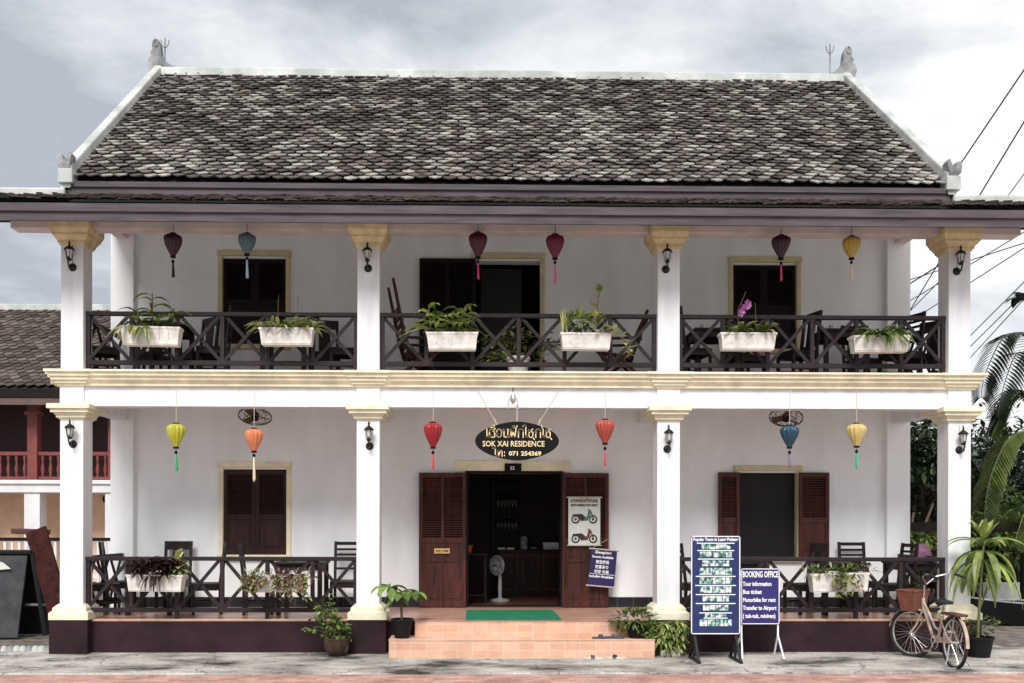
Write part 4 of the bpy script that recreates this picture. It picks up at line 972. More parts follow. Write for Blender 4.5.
def table(px, Y, zf, label, w=.66):
    global tproto
    loc = (XX(px, Y), Y, zf)
    if tproto is None:
        e_ = empty('square_table', loc, label, 'table', 'square wooden tables on the verandas')
        MB().box(-.34, .34, -.34, .34, .715, .75).build('tabletop', M['chairwood'], e_, bevel=.006)
        mb = MB()
        for a_ in (-.29, .29): mb.box(-.29, .29, a_ - .012, a_ + .012, .63, .714); mb.box(a_ - .012, a_ + .012, -.29, .29, .63, .714)
        mb.build('apron', M['chairwood'], e_)
        for a_ in (-.29, .29):
            for b_ in (-.29, .29): MB().box(a_ - .03, a_ + .03, b_ - .03, b_ + .03, 0, .714).build('leg', M['chairwood'], e_)
        tproto = e_
    else:
        e_ = copy_tree(tproto); e_.location = loc; e_['label'] = label
FU = COR1 + .006
# lower veranda, left bay
chair('panel', 103, .75, FL, R(118), 'panel-back chair nearest the left corner column on the lower veranda')
chair('panel', 120, 1.25, FL, R(105), 'panel-back chair behind the one at the lower left corner column')
table(156, .85, FL, 'square table behind the purple-leaved trough on the lower veranda')
chair('panel', 173.5, 1.5, FL, R(0), 'panel-back chair against the white wall left of the lower left window')
chair('panel', 207, .85, FL, R(-72), 'chair seen side-on just left of the lower left window')
chair('panel', 259, .8, FL, R(98), 'side-on chair standing before the closed lower left shutters')
table(303, .85, FL, 'square table behind the trailing pink-leaved trough on the lower veranda')
chair('ladder', 346, 1.45, FL, R(0), 'ladder-back chair half behind the column left of the entrance')
# lower veranda, right bay
chair('ladder', 693, .9, FL, R(100), 'chair behind the tall dark blue tour board')
table(737, 1.0, FL, 'square table behind the two blue sign boards')
chair('panel', 804, .8, FL, R(-75), 'side-on chair under the open right shutter on the lower veranda')
table(838, .85, FL, 'square table behind the trough on the lower right veranda')
chair('ladder', 858, 1.5, FL, R(0), 'ladder-back chair against the wall on the lower right veranda')
chair('ladder', 893, .8, FL, R(-85), 'low side-on chair behind the bicycle basket')
table(914, 1.0, FL, 'square table at the right end of the lower veranda')
chair('ladder', 941, 1.3, FL, R(-60), 'chair in the right corner of the lower veranda beside the column')
# upper veranda
chair('panel', 104, .8, FU, R(110), 'chair in the left corner of the upper veranda')
chair('panel', 152, 1.35, FU, R(0), 'panel-back chair behind the leftmost upper trough')
table(165, .8, FU, 'square table behind the leftmost upper trough')
chair('panel', 196, 1.2, FU, R(-40), 'slanting chair between the two upper left troughs')
chair('ladder', 213, .75, FU, R(-82), 'side-on ladder-back chair left of the upper left window')
table(287, .85, FU, 'square table behind the trough under the upper left window')
chair('panel', 325, 1.3, FU, R(12), 'panel-back chair right of the upper left window')
chair('panel', 344, .8, FU, R(-80), 'side-on chair beside the column at the right of the upper left bay')
chair('panel', 692, .7, FU, R(100), 'side-on chair at the left end of the upper right bay')
table(712, .95, FU, 'square table left of the orchid trough on the upper right veranda')
chair('panel', 797, .8, FU, R(-75), 'side-on chair before the right edge of the upper right window')
chair('panel', 745, 1.2, FU, R(20), 'chair behind the white trough with the magenta orchid')
table(838, .95, FU, 'square table between the upper right window and the corner trough')
chair('ladder', 861, 1.45, FU, R(0), 'ladder-back chair showing above the rail of the upper right veranda')
chair('ladder', 900, .8, FU, R(-70), 'chair behind the rightmost upper trough')
chair('panel', 926, 1.2, FU, R(-50), 'chair in the right corner of the upper veranda')
for px, Y, zf, nm in ((830, .95, FU, 'upper'), ):
    pass
# things on the tables
c = at(925, 548, 1.0)
mb = MB(); mb.lathe([(.05, 0), (.11, .03), (.13, .12), (.09, .22), (.03, .26), (0, .26)], seg=16, lobes=5, amp=.2); o = mb.build('cloth_bag', mat('mauve_cloth', (.26, .12, .19), .9, .5, 12, .4, 20), smooth=True, loc=(XX(922, 1.0), 1.0, FL + .752)); tag(o, 'mauve cloth bag on the table in the lower right corner', 'bag')
def mug(px, Y, z, label):
    mb = MB().lathe([(.028, 0), (.04, .01), (.045, .09), (.040, .09), (.036, .015), (0, .012)], seg=14); o = mb.build('teacup', M['poster'], smooth=True, loc=(XX(px, Y), Y, z)); tag(o, label, 'cup')
mug(703, .85, FU + .752, 'white cup on the table left of the orchid trough'); mug(832, .85, FU + .752, 'white cup on the upper right table near the corner trough')

# plantation chairs with tall reclined backs
def lounge_chair(px, Y, rz, label, hb, mirror=1):
    e_ = empty('lounge_chair', (XX(px, Y), Y, FU), label, 'chair', 'mahogany reclining chairs on the upper veranda', rz)
    q = mirror; m_ = M['redchair']
    for s_ in (-1, 1):
        y = s_ * .28
        MB().tube([(q * -.10, y, .30), (q * -.20, y, .62), (q * -.36, y, hb)], [.03, .028, .022], 7).build('back_post', m_, e_, smooth=True)
        MB().tube([(q * -.30, y, 0), (q * -.12, y, .17), (q * .05, y, .34), (q * .30, y, .40)], .027, 7).build('leg', m_, e_, smooth=True)
        MB().tube([(q * .34, y, 0), (q * .20, y, .18), (q * -.02, y, .32), (q * -.14, y, .44)], .027, 7).build('leg', m_, e_, smooth=True)
        MB().box(min(q * -.24, q * .36), max(q * -.24, q * .36), y - .04, y + .04, .58, .61).build('armrest', m_, e_, bevel=.008)
        MB().box(q * .26 - .018, q * .26 + .018, y - .018, y + .018, .38, .58).build('arm_support', m_, e_)
    mb = MB()
    for k in range(9): x = q * (-.10 + .05 * k); mb.box(x - .018, x + .018, -.27, .27, .345 + .006 * k, .365 + .006 * k)
    mb.build('seat', m_, e_)
    mb = MB()
    for k in range(7):
        t = k / 8; a_ = Vector((q * (-.12 - .20 * t), 0, .42 + (hb - .62) * t)); mb.box(a_.x - .012, a_.x + .012, -.27, .27, a_.z - .035, a_.z + .035)
    mb.build('backrest', m_, e_)
lounge_chair(415, .95, R(12), 'mahogany reclining chair with tall slanted back left of the balcony door', 1.42)
lounge_chair(622, .9, R(-10), 'mahogany reclining chair right of the balcony door beside the column', .98, -1)

# ================================================================== PLANTS
def rosette(mb, c, n, ln, wd, up=0.8, droop=1.2, segs=4, spread=1.0, rg=rnd, fold=.2):
    for k in range(n):
        a_ = k * 2.399 + rg.uniform(-.3, .3); t = (k + .5) / n; el = up * (1 - .75 * t) + rg.uniform(-.15, .15)
        d = Vector((math.cos(a_) * spread, math.sin(a_) * spread, max(-.2, el)))
        mb.leaf(c, d, ln * rg.uniform(.75, 1.1), wd * rg.uniform(.8, 1.15), droop * rg.uniform(.7, 1.3), segs, fold)
def bush(mb, c, rx, ry, rz_, n, ln, wd, rg=rnd, droop=.5):
    c = Vector(c)
    for k in range(n):
        d = Vector((rg.gauss(0, 1), rg.gauss(0, 1), rg.gauss(0, 1) + .2)).normalized(); r_ = rg.uniform(.35, 1) ** .6
        p = c + Vector((d.x * rx * r_, d.y * ry * r_, d.z * rz_ * r_)); dd = (d + Vector((rg.uniform(-.6, .6), rg.uniform(-.6, .6), rg.uniform(-.3, .6))))
        mb.leaf(p, dd, ln * rg.uniform(.7, 1.2), wd * rg.uniform(.7, 1.2), droop, 2, .15)
def trough(px0, px1, pyt, pyb, label, style, pm='leaf'):
    Y = -.10; cx = XX((px0 + px1) / 2, Y - .1); w = XX(px1, Y - .1) - XX(px0, Y - .1); zt, zb = ZZ(pyt, Y - .1), ZZ(pyb, Y - .1); h = zt - zb
    e_ = empty('planter_trough', (cx, Y, zb), label, 'planter', 'white troughs hanging from the veranda rails')
    a_, b_ = w / 2, w / 2 - .035; d1, d0 = .10, .075
    mb = MB(); vs = [(-b_, -d0, 0), (b_, -d0, 0), (b_, d0, 0), (-b_, d0, 0), (-a_ + .012, -d1 + .006, h - .03), (a_ - .012, -d1 + .006, h - .03), (a_ - .012, d1 - .006, h - .03), (-a_ + .012, d1 - .006, h - .03)]
    mb.add(vs, [(3,2,1,0), (0,1,5,4), (1,2,6,5), (2,3,7,6), (3,0,4,7)])
    for x0_, x1_, y0_, y1_ in ((-a_, a_, -d1, -d1 + .018), (-a_, a_, d1 - .018, d1), (-a_, -a_ + .018, -d1 + .018, d1 - .018), (a_ - .018, a_, -d1 + .018, d1 - .018)): mb.box(x0_, x1_, y0_, y1_, h - .03, h)
    mb.box(-b_ + .01, b_ - .01, -d0 - .008, -d0 + .01, .018, .03)
    for k in range(1, 6): x = -b_ + 2 * b_ * k / 6; mb.box(x - .004, x + .004, -d1 + .004, -d1 + .02, h * .35, h - .03)
    mb.build('trough', M['trough'], e_, bevel=.002)
    MB().box(-a_ + .02, a_ - .02, -d1 + .02, d1 - .02, h - .05, h - .025).build('soil', M['soil'], e_)
    mb = MB()
    for x in (-w * .28, w * .28): mb.tube([(x, -d1 - .004, h - .02), (x, d1, h + .02), (x, .17, h + .06), (x, .19, h - .05)], .006, 5)
    mb.build('hook', M['iron'], e_)
    top = h - .015
    st = MB(); lf = MB(); lf2 = MB(); rg = random.Random(int(px0 * 7))
    if style == 'cane':
        for x, hh_, n_ in ((-.18, .26, 9), (.02, .55, 10), (.08, .22, 9), (.24, .32, 8)):
            p = Vector((x + rg.uniform(-.02, .02), rg.uniform(-.03, .03), top)); q_ = p + Vector((rg.uniform(-.05, .05), 0, hh_ * .7))
            st.tube([p, q_], .008, 5)
            for k in range(n_): t = k / n_; a2 = k * 2.4; lf.leaf(p.lerp(q_, .15 + .85 * t), (math.cos(a2), math.sin(a2) * .7, .7), rg.uniform(.2, .32), .058, 1.3, 4, .2)
        for x in (-.26, -.16): rosette(lf2, (x, -.05, top), 12, .32, .058, .9, 1.8, rg=rg)
        for k in range(4): lf.leaf((-.05 + rg.uniform(-.03, .03), -.09, top), (rg.uniform(-.3, .3), -.5, .1), .34, .045, 2.4, 5, .2)
    elif style == 'low':
        for k in range(7): rosette(lf if k % 2 else lf2, (-w * .42 + w * .84 * k / 6, rg.uniform(-.03, .03), top), 14, .25, .05, 1.3, 1.0, rg=rg)
        for x in (-.12, .12): st.tube([(x, 0, top), (x + .01, 0, top + .28), (x + .02, -.02, top + .3)], .004, 4)
        for k in range(4): lf2.leaf((-w * .4, -.04, top + .05), (-1, rg.uniform(-.4, .2), .4), .22, .045, 1.0, 3, .2)
    elif style == 'leafy':
        for x, hh_, n_ in ((-.26, .32, 12), (-.2, .2, 9), (.10, .28, 13), (.18, .30, 12), (.02, .18, 8)):
            p = Vector((x, rg.uniform(-.03, .03), top)); q_ = p + Vector((rg.uniform(-.04, .04), 0, hh_ * .8)); st.tube([p, q_], .007, 5)
            for k in range(n_): a2 = k * 2.4; lf.leaf(p.lerp(q_, .1 + .9 * k / n_), (math.cos(a2), math.sin(a2) * .7, .5), rg.uniform(.17, .26), .075, .9, 3, .2)
        for k in range(3): lf2.leaf((-.3, -.02, top + .05), (-1, -.1, .45 - .2 * k), .24 + .1 * k, .05, .6, 4, .2)
    elif style == 'climb':
        for k in range(16): lf2.leaf((-w * .38 + rg.uniform(-.04, .04), rg.uniform(-.04, .04), top), (rg.uniform(-.35, .35), rg.uniform(-.3, .2), 1), rg.uniform(.22, .36), .03, .4, 3, .2)
        bush(lf, (-.08, 0, top + .12), .12, .09, .10, 70, .13, .06, rg)
        p0 = [Vector((.16, 0, top)), Vector((.14, 0, top + .25)), Vector((.17, -.02, top + .48))]; p1 = [Vector((.2, -.04, top)), Vector((.32, -.1, top + .05)), Vector((.48, -.12, top - .10)), Vector((.56, -.1, top - .26))]
        for pp in (p0, p1):
            st.tube(pp, .006, 5)
            for k in range(34):
                t = rg.uniform(0, len(pp) - 1.001); i_ = int(t); q_ = pp[i_].lerp(pp[i_ + 1], t - i_); lf2.leaf(q_ + Vector((rg.uniform(-.05, .05),) * 2 + (0,)), (rg.uniform(-1, 1), rg.uniform(-1, .3), rg.uniform(-.2, 1)), .12, .065, .5, 2, .1)
    elif style == 'orchid':
        for x in (-.12, .17): rosette(lf, (x, 0, top), 15, .24, .065, 1.4, 1.0, rg=rg); rosette(lf2, (x + .05, 0, top + .03), 12, .22, .06, 1.4, 1.0, rg=rg)
        st.tube([(-.10, 0, top), (-.12, -.01, top + .22), (-.02, -.02, top + .40)], .005, 5); st.tube([(.12, 0, top), (.10, 0, top + .30)], .004, 5)
        fl = MB()
        for k in range(9):
            q_ = Vector((-.10 + .012 * k + rg.uniform(-.03, .03), -.02 + rg.uniform(-.03, .02), top + .27 + .018 * k + rg.uniform(-.02, .02)))
            for j in range(5): a2 = j * 1.2566 + k; fl.leaf(q_, (math.cos(a2), -.35, math.sin(a2)), .05, .035, 0, 2, .05, side=(math.sin(a2), 0, -math.cos(a2)))
        fl.build('orchid_flower', M['orchid'], e_)
    elif style == 'fern':
        rosette(lf2, (0, 0, top + .02), 28, .38, .055, .9, 1.3, rg=rg); rosette(lf, (.12, -.03, top + .04), 22, .38, .05, .8, 1.5, rg=rg); rosette(lf, (-.16, -.03, top + .02), 16, .3, .05, .7, 1.3, rg=rg)
        for x in (.02, .12, -.02): lf.leaf((x, -.09, top), (.1, -.4, .2), .30, .035, 2.6, 5, .2)
    elif style == 'purple':
        for k in range(13): rosette(lf, (rg.uniform(-.24, .16), rg.uniform(-.06, .04), top + rg.uniform(.0, .14)), 26, .22, .034, 1.1, .9, rg=rg, segs=3)
        for k in range(14): lf.leaf((rg.uniform(-.1, .06), -.08, top), (rg.uniform(-.4, .4), -.5, .3), rg.uniform(.18, .3), .024, 2.6, 4, .2)
        bush(lf2, (.26, 0, top + .10), .09, .07, .11, 50, .11, .055, rg)
    elif style == 'trail':
        for x in (-.36, -.26, -.05, .06, .18, .34):
            bush(lf if x > -.1 else lf2, (x, -.05, top + .0), .11, .09, .07, 40, .085, .033, rg)
            for j in range(5):
                px_ = x + rg.uniform(-.07, .07); ln = rg.uniform(.12, .34)
                for k in range(12): t = k / 12; (lf if rg.random() < .6 else lf2).leaf((px_ + rg.uniform(-.03, .03), -.12 - .02 * t, top + .03 - ln * t), (rg.uniform(-1, 1), -.8, rg.uniform(-.6, .4)), .085, .036, .6, 2, .1)
    elif style == 'trailgreen':
        for x in (-.34, -.22, -.08, .05, .14, .34):
            bush(lf, (x, -.02, top + .04), .13, .08, .06, 26, .09, .035, rg)
        for j in range(9):
            px_ = .06 + rg.uniform(-.16, .16); ln = rg.uniform(.12, .32)
            for k in range(12): t = k / 12; (lf if rg.random() < .6 else lf2).leaf((px_ + rg.uniform(-.03, .03), -.12 - .02 * t, top + .03 - ln * t), (rg.uniform(-1, 1), -.8, rg.uniform(-.6, .4)), .09, .036, .6, 2, .1)
    for q_ in (lf, lf2, st):
        kz = {'cane': 1.25, 'low': 1.5, 'leafy': 1.55, 'climb': 1.25, 'orchid': 1.45, 'fern': 1.3, 'purple': 1.35, 'trail': .9, 'trailgreen': .95}[style]; q_.v = [(v[0] * 1.08, v[1] * 1.15, top + (v[2] - top) * (kz if v[2] > top else 1.1)) for v in q_.v]
    ms = {'cane': ('leaf', 'leafyellow'), 'low': ('leaflime', 'leafyellow'), 'leafy': ('leaflime', 'leafyellow'), 'climb': ('leaflime', 'leafyellow'), 'orchid': ('leaf', 'leafyellow'), 'fern': ('leaf', 'leaflime'),
          'purple': ('leafpurple', 'leafyellow'), 'trail': ('leafpink', 'leafyellow'), 'trailgreen': ('leaflime', 'leafpink')}[style]
    e_.rotation_euler = (0, R(random.Random(int(px0)).uniform(-1.6, .8)), R(random.Random(int(px1)).uniform(-2, 2)))
    if lf.v: lf.build('foliage', M[ms[0]], e_)
    if lf2.v: lf2.build('foliage', M[ms[1]], e_)
    if st.v: st.build('stem', M['twig'], e_)
trough(119, 179, 328, 346.5, 'white trough with tall leafy canes at the left end of the upper rail', 'cane')
trough(258, 313, 328.5, 345.5, 'white trough with low green rosettes under the upper left window', 'low')
trough(425.5, 478, 332, 349.5, 'white trough with bright leafy shoots left of the balcony door', 'leafy')
trough(560, 612, 332, 348.5, 'white trough with climbing stem and trailing vine right of the balcony door', 'climb')
trough(720.5, 777, 331, 348, 'white trough with a magenta orchid on the upper right rail', 'orchid')
trough(853, 911, 333, 349.5, 'white trough with arching strappy leaves at the right end of the upper rail', 'fern')
trough(125, 183, 575, 592, 'white trough with spiky purple-brown plant on the lower left rail', 'purple')
trough(254, 306, 575, 592.5, 'white trough buried in trailing pinkish plants on the lower left rail', 'trail')
trough(812, 871, 573, 592, 'white trough with trailing green plants on the lower right rail', 'trailgreen')

def pot(name, loc, label, r0_, r1_, h, m_, rim=.012, group=None, prof=None):
    e_ = empty(name, loc, label, 'potted plant', group)
    pr = prof or [(r0_, 0), (r1_, h - .03), (r1_ + rim, h - .03), (r1_ + rim, h), (r1_ - .008, h), (r1_ - .015, h - .04), (0, h - .04)]
    MB().lathe(pr, seg=28).build('pot', m_, e_, smooth=True)
    MB().lathe([(r1_ - .02, h - .045), (r1_ - .02, h - .03), (0, h - .025)], seg=20).build('soil', M['soil'], e_)
    return e_
# young frangipani on the left of the steps
Y = -.30; c = at(402, 630, Y); s_ = F / (12.7 + Y)
e_ = pot('potted_plumeria', (c.x, Y, .238), 'broad-leaved young tree in a black pot on the left of the steps', .095, .135, .255, M['black'])
mb = MB(); mb.tube([(0, 0, .2), (-.01, 0, .40), (.0, .01, .52)], [.018, .016, .013], 7)
tips = [(0, 0, .60), (-.16, -.03, .66), (.13, .02, .58), (.02, -.08, .56)]
for t in tips: mb.tube([(0, .01, .48), t], .011, 6)
mb.build('stem', M['twig'], e_, smooth=True); mb = MB(); rg = random.Random(2)
for t in tips:
    for k in range(8):
        a_ = k * 2.399 + rg.uniform(0, .4); mb.leaf(t, (math.cos(a_), math.sin(a_), rg.uniform(.1, 1.0)), rg.uniform(.23, .34), .125, 1.7, 5, .12, wide=.6)
mb.build('foliage', M['leafbright'], e_)
# glazed pot with a straggling shrub
Y = -.26; c = at(337, 650, Y)
e_ = pot('potted_shrub', (c.x, Y, 0), 'straggling small-leaved shrub in a glazed brown pot on the pavement', .1, .17, .24, M['glaze'], prof=[(.10, 0), (.115, .01), (.165, .10), (.178, .19), (.185, .215), (.195, .22), (.195, .24), (.17, .24), (.165, .19), (0, .19)])
st = MB(); lf = MB(); rg = random.Random(11)
for tx, ty, tz in ((-.20, -.05, .62), (-.34, 0, .50), (-.12, .02, .78), (.06, 0, .52), (.14, -.04, .40), (-.42, -.05, .34), (-.05, -.06, .60), (-.28, .0, .70)):
    a_ = Vector((rg.uniform(-.06, .06), rg.uniform(-.04, .04), .2)); b_ = Vector((tx, ty, tz)); mid = a_.lerp(b_, .5) + Vector((rg.uniform(-.04, .04), 0, .08)); st.tube([a_, mid, b_], [.008, .006, .003], 5)
    for k in range(26):
        t = rg.uniform(.3, 1.0); q_ = a_.lerp(mid, t * 2) if t < .5 else mid.lerp(b_, t * 2 - 1); lf.leaf(q_ + Vector((rg.uniform(-.05, .05), rg.uniform(-.04, .04), rg.uniform(-.03, .03))), (rg.uniform(-1, 1), rg.uniform(-1, 1), rg.uniform(-.4, .8)), .085, .05, .5, 2, .1)
bush(lf, (0, 0, .27), .17, .13, .08, 90, .08, .045, rg)
st.build('stem', M['twig'], e_); lf.build('foliage', M['leafbright'], e_)
# black pot at the right end of the steps
Y = -.30; c = at(637, 630, Y)
e_ = pot('potted_groundcover', (c.x, Y, .238), 'spreading fine-leaved plant in a black pot on the right of the steps', .10, .15, .20, M['black'])
lf = MB(); rg = random.Random(12); bush(lf, (-.03, 0, .24), .30, .18, .13, 420, .09, .034, rg)
for k in range(14): lf.leaf((-.12, -.04, .22), (-1, rg.uniform(-.5, .3), rg.uniform(-.1, .4)), rg.uniform(.12, .26), .02, .6, 3, .1)
for j in range(7):
    x = rg.uniform(.08, .2)
    for k in range(12): lf.leaf((x + rg.uniform(-.03, .03), -.13 + rg.uniform(-.03, .03), .24 - .02 * k), (rg.uniform(-1, 1), -.6, rg.uniform(-.5, .3)), .05, .025, .5, 2, .1)
lf.build('foliage', M['leaf'], e_)
# croton bush
Y = -.28; c = at(669, 650, Y)
e_ = empty('potted_croton', (c.x, Y, 0), 'dense lime green croton bush beside the steps in a low pale pot', 'potted plant')
MB().box(-.13, .13, -.11, .11, 0, .085).build('pot', M['concretepot'], e_, bevel=.01)
st = MB(); lf = MB(); lf2 = MB(); rg = random.Random(13)
for k in range(34):
    x, y = rg.uniform(-.17, .17), rg.uniform(-.10, .12); z = rg.uniform(.12, .50) - abs(x) * .3; st.tube([(x * .3, y * .3, .05), (x, y, z)], .006, 4)
    for j in range(14): a_ = j * 2.4; (lf if (k + j) % 3 else lf2).leaf((x, y, z - .006 * j), (math.cos(a_), math.sin(a_), .9 - .09 * j), rg.uniform(.13, .19), .045, 1.5, 4, .2)
st.build('stem', M['twig'], e_); lf.build('foliage', M['leaflime'], e_); lf2.build('foliage', M['leafyellow'], e_)
# dracaena at the right corner
Y = -.42; c = at(979, 655, Y); sc_ = F / (12.7 + Y)
e_ = pot('potted_dracaena', (c.x, Y, 0), 'tall dracaena with drooping leaves in a black pot by the right corner column', .13, .175, .27, M['black'])
st = MB(); st.tube([(-.02, 0, .2), (0, 0, .6), (.03, 0, 1.05), (.06, 0, 1.48)], [.022, .018, .016, .012], 8); st.tube([(.0, 0, .62), (.12, .02, .9), (.14, .03, 1.12)], [.012, .012, .01], 6)
st.build('stem', M['stemgreen'], e_, smooth=True); lf = MB(); lf2 = MB(); rg = random.Random(14)
for z, n_, up_, ln in ((1.52, 8, 2.0, .34), (1.46, 8, .95, .56), (1.38, 10, .45, .72), (1.28, 10, .15, .78)):
    for k in range(n_):
        a_ = k * 2.399 + z * 9; lf.leaf((.06 + rg.uniform(-.02, .02), 0, z), (math.cos(a_), math.sin(a_) * .9, up_ + rg.uniform(-.15, .2)), ln * rg.uniform(.8, 1.15), .100, (2.8 if up_ < .9 else 1.6) if up_ < 1 else .6, 8, .16, wide=.5)
for k in range(8): a_ = k * 2.399; lf.leaf((.14, .03, 1.08), (math.cos(a_), math.sin(a_), .5), .42 * rg.uniform(.8, 1.1), .07, 2.2, 6, .16)
for dx, tz in ((-.12, .2), (.08, .24), (.2, .2)):
    for k in range(24): lf2.leaf((dx + rg.uniform(-.08, .08), rg.uniform(-.08, .05), .27 + rg.uniform(0, tz)), (rg.uniform(-1, 1), rg.uniform(-1, 1), rg.uniform(0, 1)), .08, .045, .5, 2, .1)
lf.build('foliage', M['leaflime'], e_); lf2.build('undergrowth', M['leaf'], e_)
# white cube pot with a vine on the upper veranda
Y = .55; c = at(518, 372, Y)
e_ = empty('potted_vine', (c.x, Y, FU), 'climbing vine in a white pot behind the rail of the upper centre bay', 'potted plant')
MB().lathe([(.12, 0), (.16, .26), (.175, .26), (.175, .30), (.15, .30), (.14, .25), (0, .25)], seg=24).build('pot', M['trough'], e_, smooth=True)
st = MB(); lf = MB(); lf2 = MB(); rg = random.Random(15)
for k in range(16):
    tx, tz = rg.uniform(-.6, .75), rg.uniform(.35, .85) - .0; 
    if abs(tx) > .4: tz = rg.uniform(.25, .6)
    a_ = Vector((0, 0, .25)); b_ = Vector((tx, rg.uniform(-.25, .2), tz)); st.tube([a_, a_.lerp(b_, .5) + Vector((0, 0, .12)), b_], .006, 4)
    for j in range(15): t = rg.uniform(.3, 1); (lf if tx < .15 else lf2).leaf(a_.lerp(b_, t) + Vector((rg.uniform(-.07, .07), rg.uniform(-.06, .06), rg.uniform(-.04, .1))), (rg.uniform(-1, 1), rg.uniform(-1, .3), rg.uniform(-.4, .6)), .11, .065, .7, 3, .12)
st.build('stem', M['twig'], e_); lf.build('foliage', M['leaflime'], e_); lf2.build('foliage', M['leaf'], e_)

# ================================================================== DOORSTEP
mb = MB(); mb.box(XX(466, 0), XX(561, 0), -.17, 1.25, .4535, .466); o = mb.build('doormat', M['mat_green'], bevel=.004); tag(o, 'green rubber doormat lying before the entrance', 'doormat')
def slipper(loc, rz, m_, strap, label, grp):
    e_ = empty('slipper', loc, label, 'slipper', grp, rz)
    pl_ = [(-.04, -.12), (-.045, -.04), (-.03, .02), (-.035, .08), (-.02, .13), (.02, .13), (.04, .08), (.035, .02), (.042, -.04), (.035, -.12), (0, -.14)]
    MB().prism(list(reversed(pl_)), 0, .022, 'z').build('sole', m_, e_, bevel=.004)
    mb = MB(); n_ = 8
    for y, hh_ in ((-.0, .032), (.025, .034)):
        pts = [(-.045 * math.cos(k / n_ * math.pi), y, .015 + hh_ * math.sin(k / n_ * math.pi)) for k in range(n_ + 1)]; mb.tube(pts, .010, 6)
    mb.build('strap', strap, e_, smooth=True)
g_ = 'slippers left on the steps'
M['slipblue'] = mat('blue_slipper', (.05, .08, .14), .7, .2, 20); M['slipgrey'] = mat('grey_slipper', (.62, .60, .58), .7, .2, 20); M['strapdark'] = mat('dark_strap', (.03, .03, .04), .7)
slipper((XX(602, -.38), -.38, .239), R(100), M['slipblue'], M['slipblue'], 'left one of the dark blue slippers on the lower step', g_)
slipper((XX(614, -.36), -.36, .239), R(80), M['slipblue'], M['slipblue'], 'right one of the dark blue slippers on the lower step', g_)
slipper((XX(594, -.62), -.62, .002), R(85), M['slipgrey'], M['strapdark'], 'left grey slipper on the pavement below the steps', g_)
slipper((XX(616, -.60), -.60, .002), R(70), M['slipgrey'], M['strapdark'], 'right grey slipper on the pavement below the steps', g_)

# ================================================================== INSIDE THE ENTRANCE
Yi = 4.5; si = F / (12.7 + Yi)
x0_, x1_ = XX(499, Yi), XX(561, Yi); zt = ZZ(549.5, Yi, 530)
e_ = empty('sideboard', ((x0_ + x1_) / 2, Yi, FL), 'dark wooden sideboard seen through the entrance', 'cabinet'); w = x1_ - x0_; hh_ = zt - FL
MB().box(-w/2, w/2, -.18, .3, 0, hh_ - .04).build('cabinet_body', M['shutterwood'], e_); MB().box(-w/2 - .02, w/2 + .02, -.21, .3, hh_ - .04, hh_).build('worktop', M['shutterwood'], e_, bevel=.006)
for k in range(3):
    a_ = -w/2 + w/3 * k + .02; mb = MB(); b_ = a_ + w/3 - .04
    for p in ((a_, a_ + .05, .08, hh_ - .08), (b_ - .05, b_, .08, hh_ - .08), (a_ + .05, b_ - .05, .08, .13), (a_ + .05, b_ - .05, hh_ - .13, hh_ - .08)): mb.box(p[0], p[1], -.20, -.181, p[2], p[3])
    mb.build('cabinet_door', M['redwood'], e_)
e2 = empty('bottle_shelf', (XX(507, 4.75), 4.75, zt), 'dark shelf of bottles behind the sideboard', 'shelf')
for k in range(3): MB().box(-.24, .26, -.1, .1, .34 + .42 * k, .36 + .42 * k).build('shelf_board', M['shutterwood'], e2)
MB().box(-.27, -.242, -.1, .1, .02, 1.3).build('side_panel', M['shutterwood'], e2)
gb = 'bottles on the shelf inside the entrance'
M['bottleglass'] = mat('dark_bottle_glass', (.03, .035, .03), .1, spec=.9); M['label_paper'] = mat('bottle_label', (.12, .11, .09), .7)
bp_ = None
for r_ in range(2):
    for k in range(6):
        loc = (XX(498 + 3.6 * k, 4.72), 4.70, zt + .362 + .42 * r_)
        lab = 'bottle number %s from the left on the %s shelf inside the entrance' % (['one', 'two', 'three', 'four', 'five', 'six'][k], ['lower', 'upper'][r_])
        if bp_ is None:
            bp_ = MB().lathe([(.03, 0), (.034, .01), (.034, .15), (.014, .2), (.013, .25), (0, .25)], seg=12).build('bottle', M['bottleglass'], smooth=True, loc=loc); tag(bp_, lab, 'bottle', gb)
            MB().lathe([(.0352, .05), (.0352, .12)], seg=12).build('paper_label', M['label_paper'], bp_)
        else: c_ = copy_tree(bp_); c_.location = loc; c_['label'] = lab
gc = 'white cups lined up on the sideboard'; cp = None
for k in range(5):
    loc = (XX(545 + 3.3 * k, 4.45), 4.42, zt + .002); lab = ['leftmost', 'second from left', 'middle', 'second from right', 'rightmost'][k] + ' white cup in the row on the sideboard'
    if cp is None: cp = MB().lathe([(.025, 0), (.04, .02), (.045, .13), (.036, .13), (.03, .02), (0, .015)], seg=14).build('cup', M['lettering'], smooth=True, loc=loc); tag(cp, lab, 'cup', gc)
    else: c_ = copy_tree(cp); c_.location = loc; c_['label'] = lab
for px in (501.5, 511): 
    o = MB().box(-.07, .07, -.06, .06, 0, .035).build('napkin_stack', M['lettering'], bevel=.004, loc=(XX(px, 4.4), 4.4, zt + .002)); tag(o, ('left' if px < 505 else 'right') + ' white napkin stack on the sideboard', 'napkins')
o = MB().lathe([(.06, 0), (.07, .02), (.07, .2), (.05, .22), (.06, .24), (0, .25)], seg=18).build('ceramic_jar', mat('painted_jar', (.6, .6, .56), .4, col2=(.05, .05, .05), scale=16), smooth=True, loc=(XX(524, 4.4), 4.42, zt + .002)); tag(o, 'white painted jar in the middle of the sideboard', 'jar')
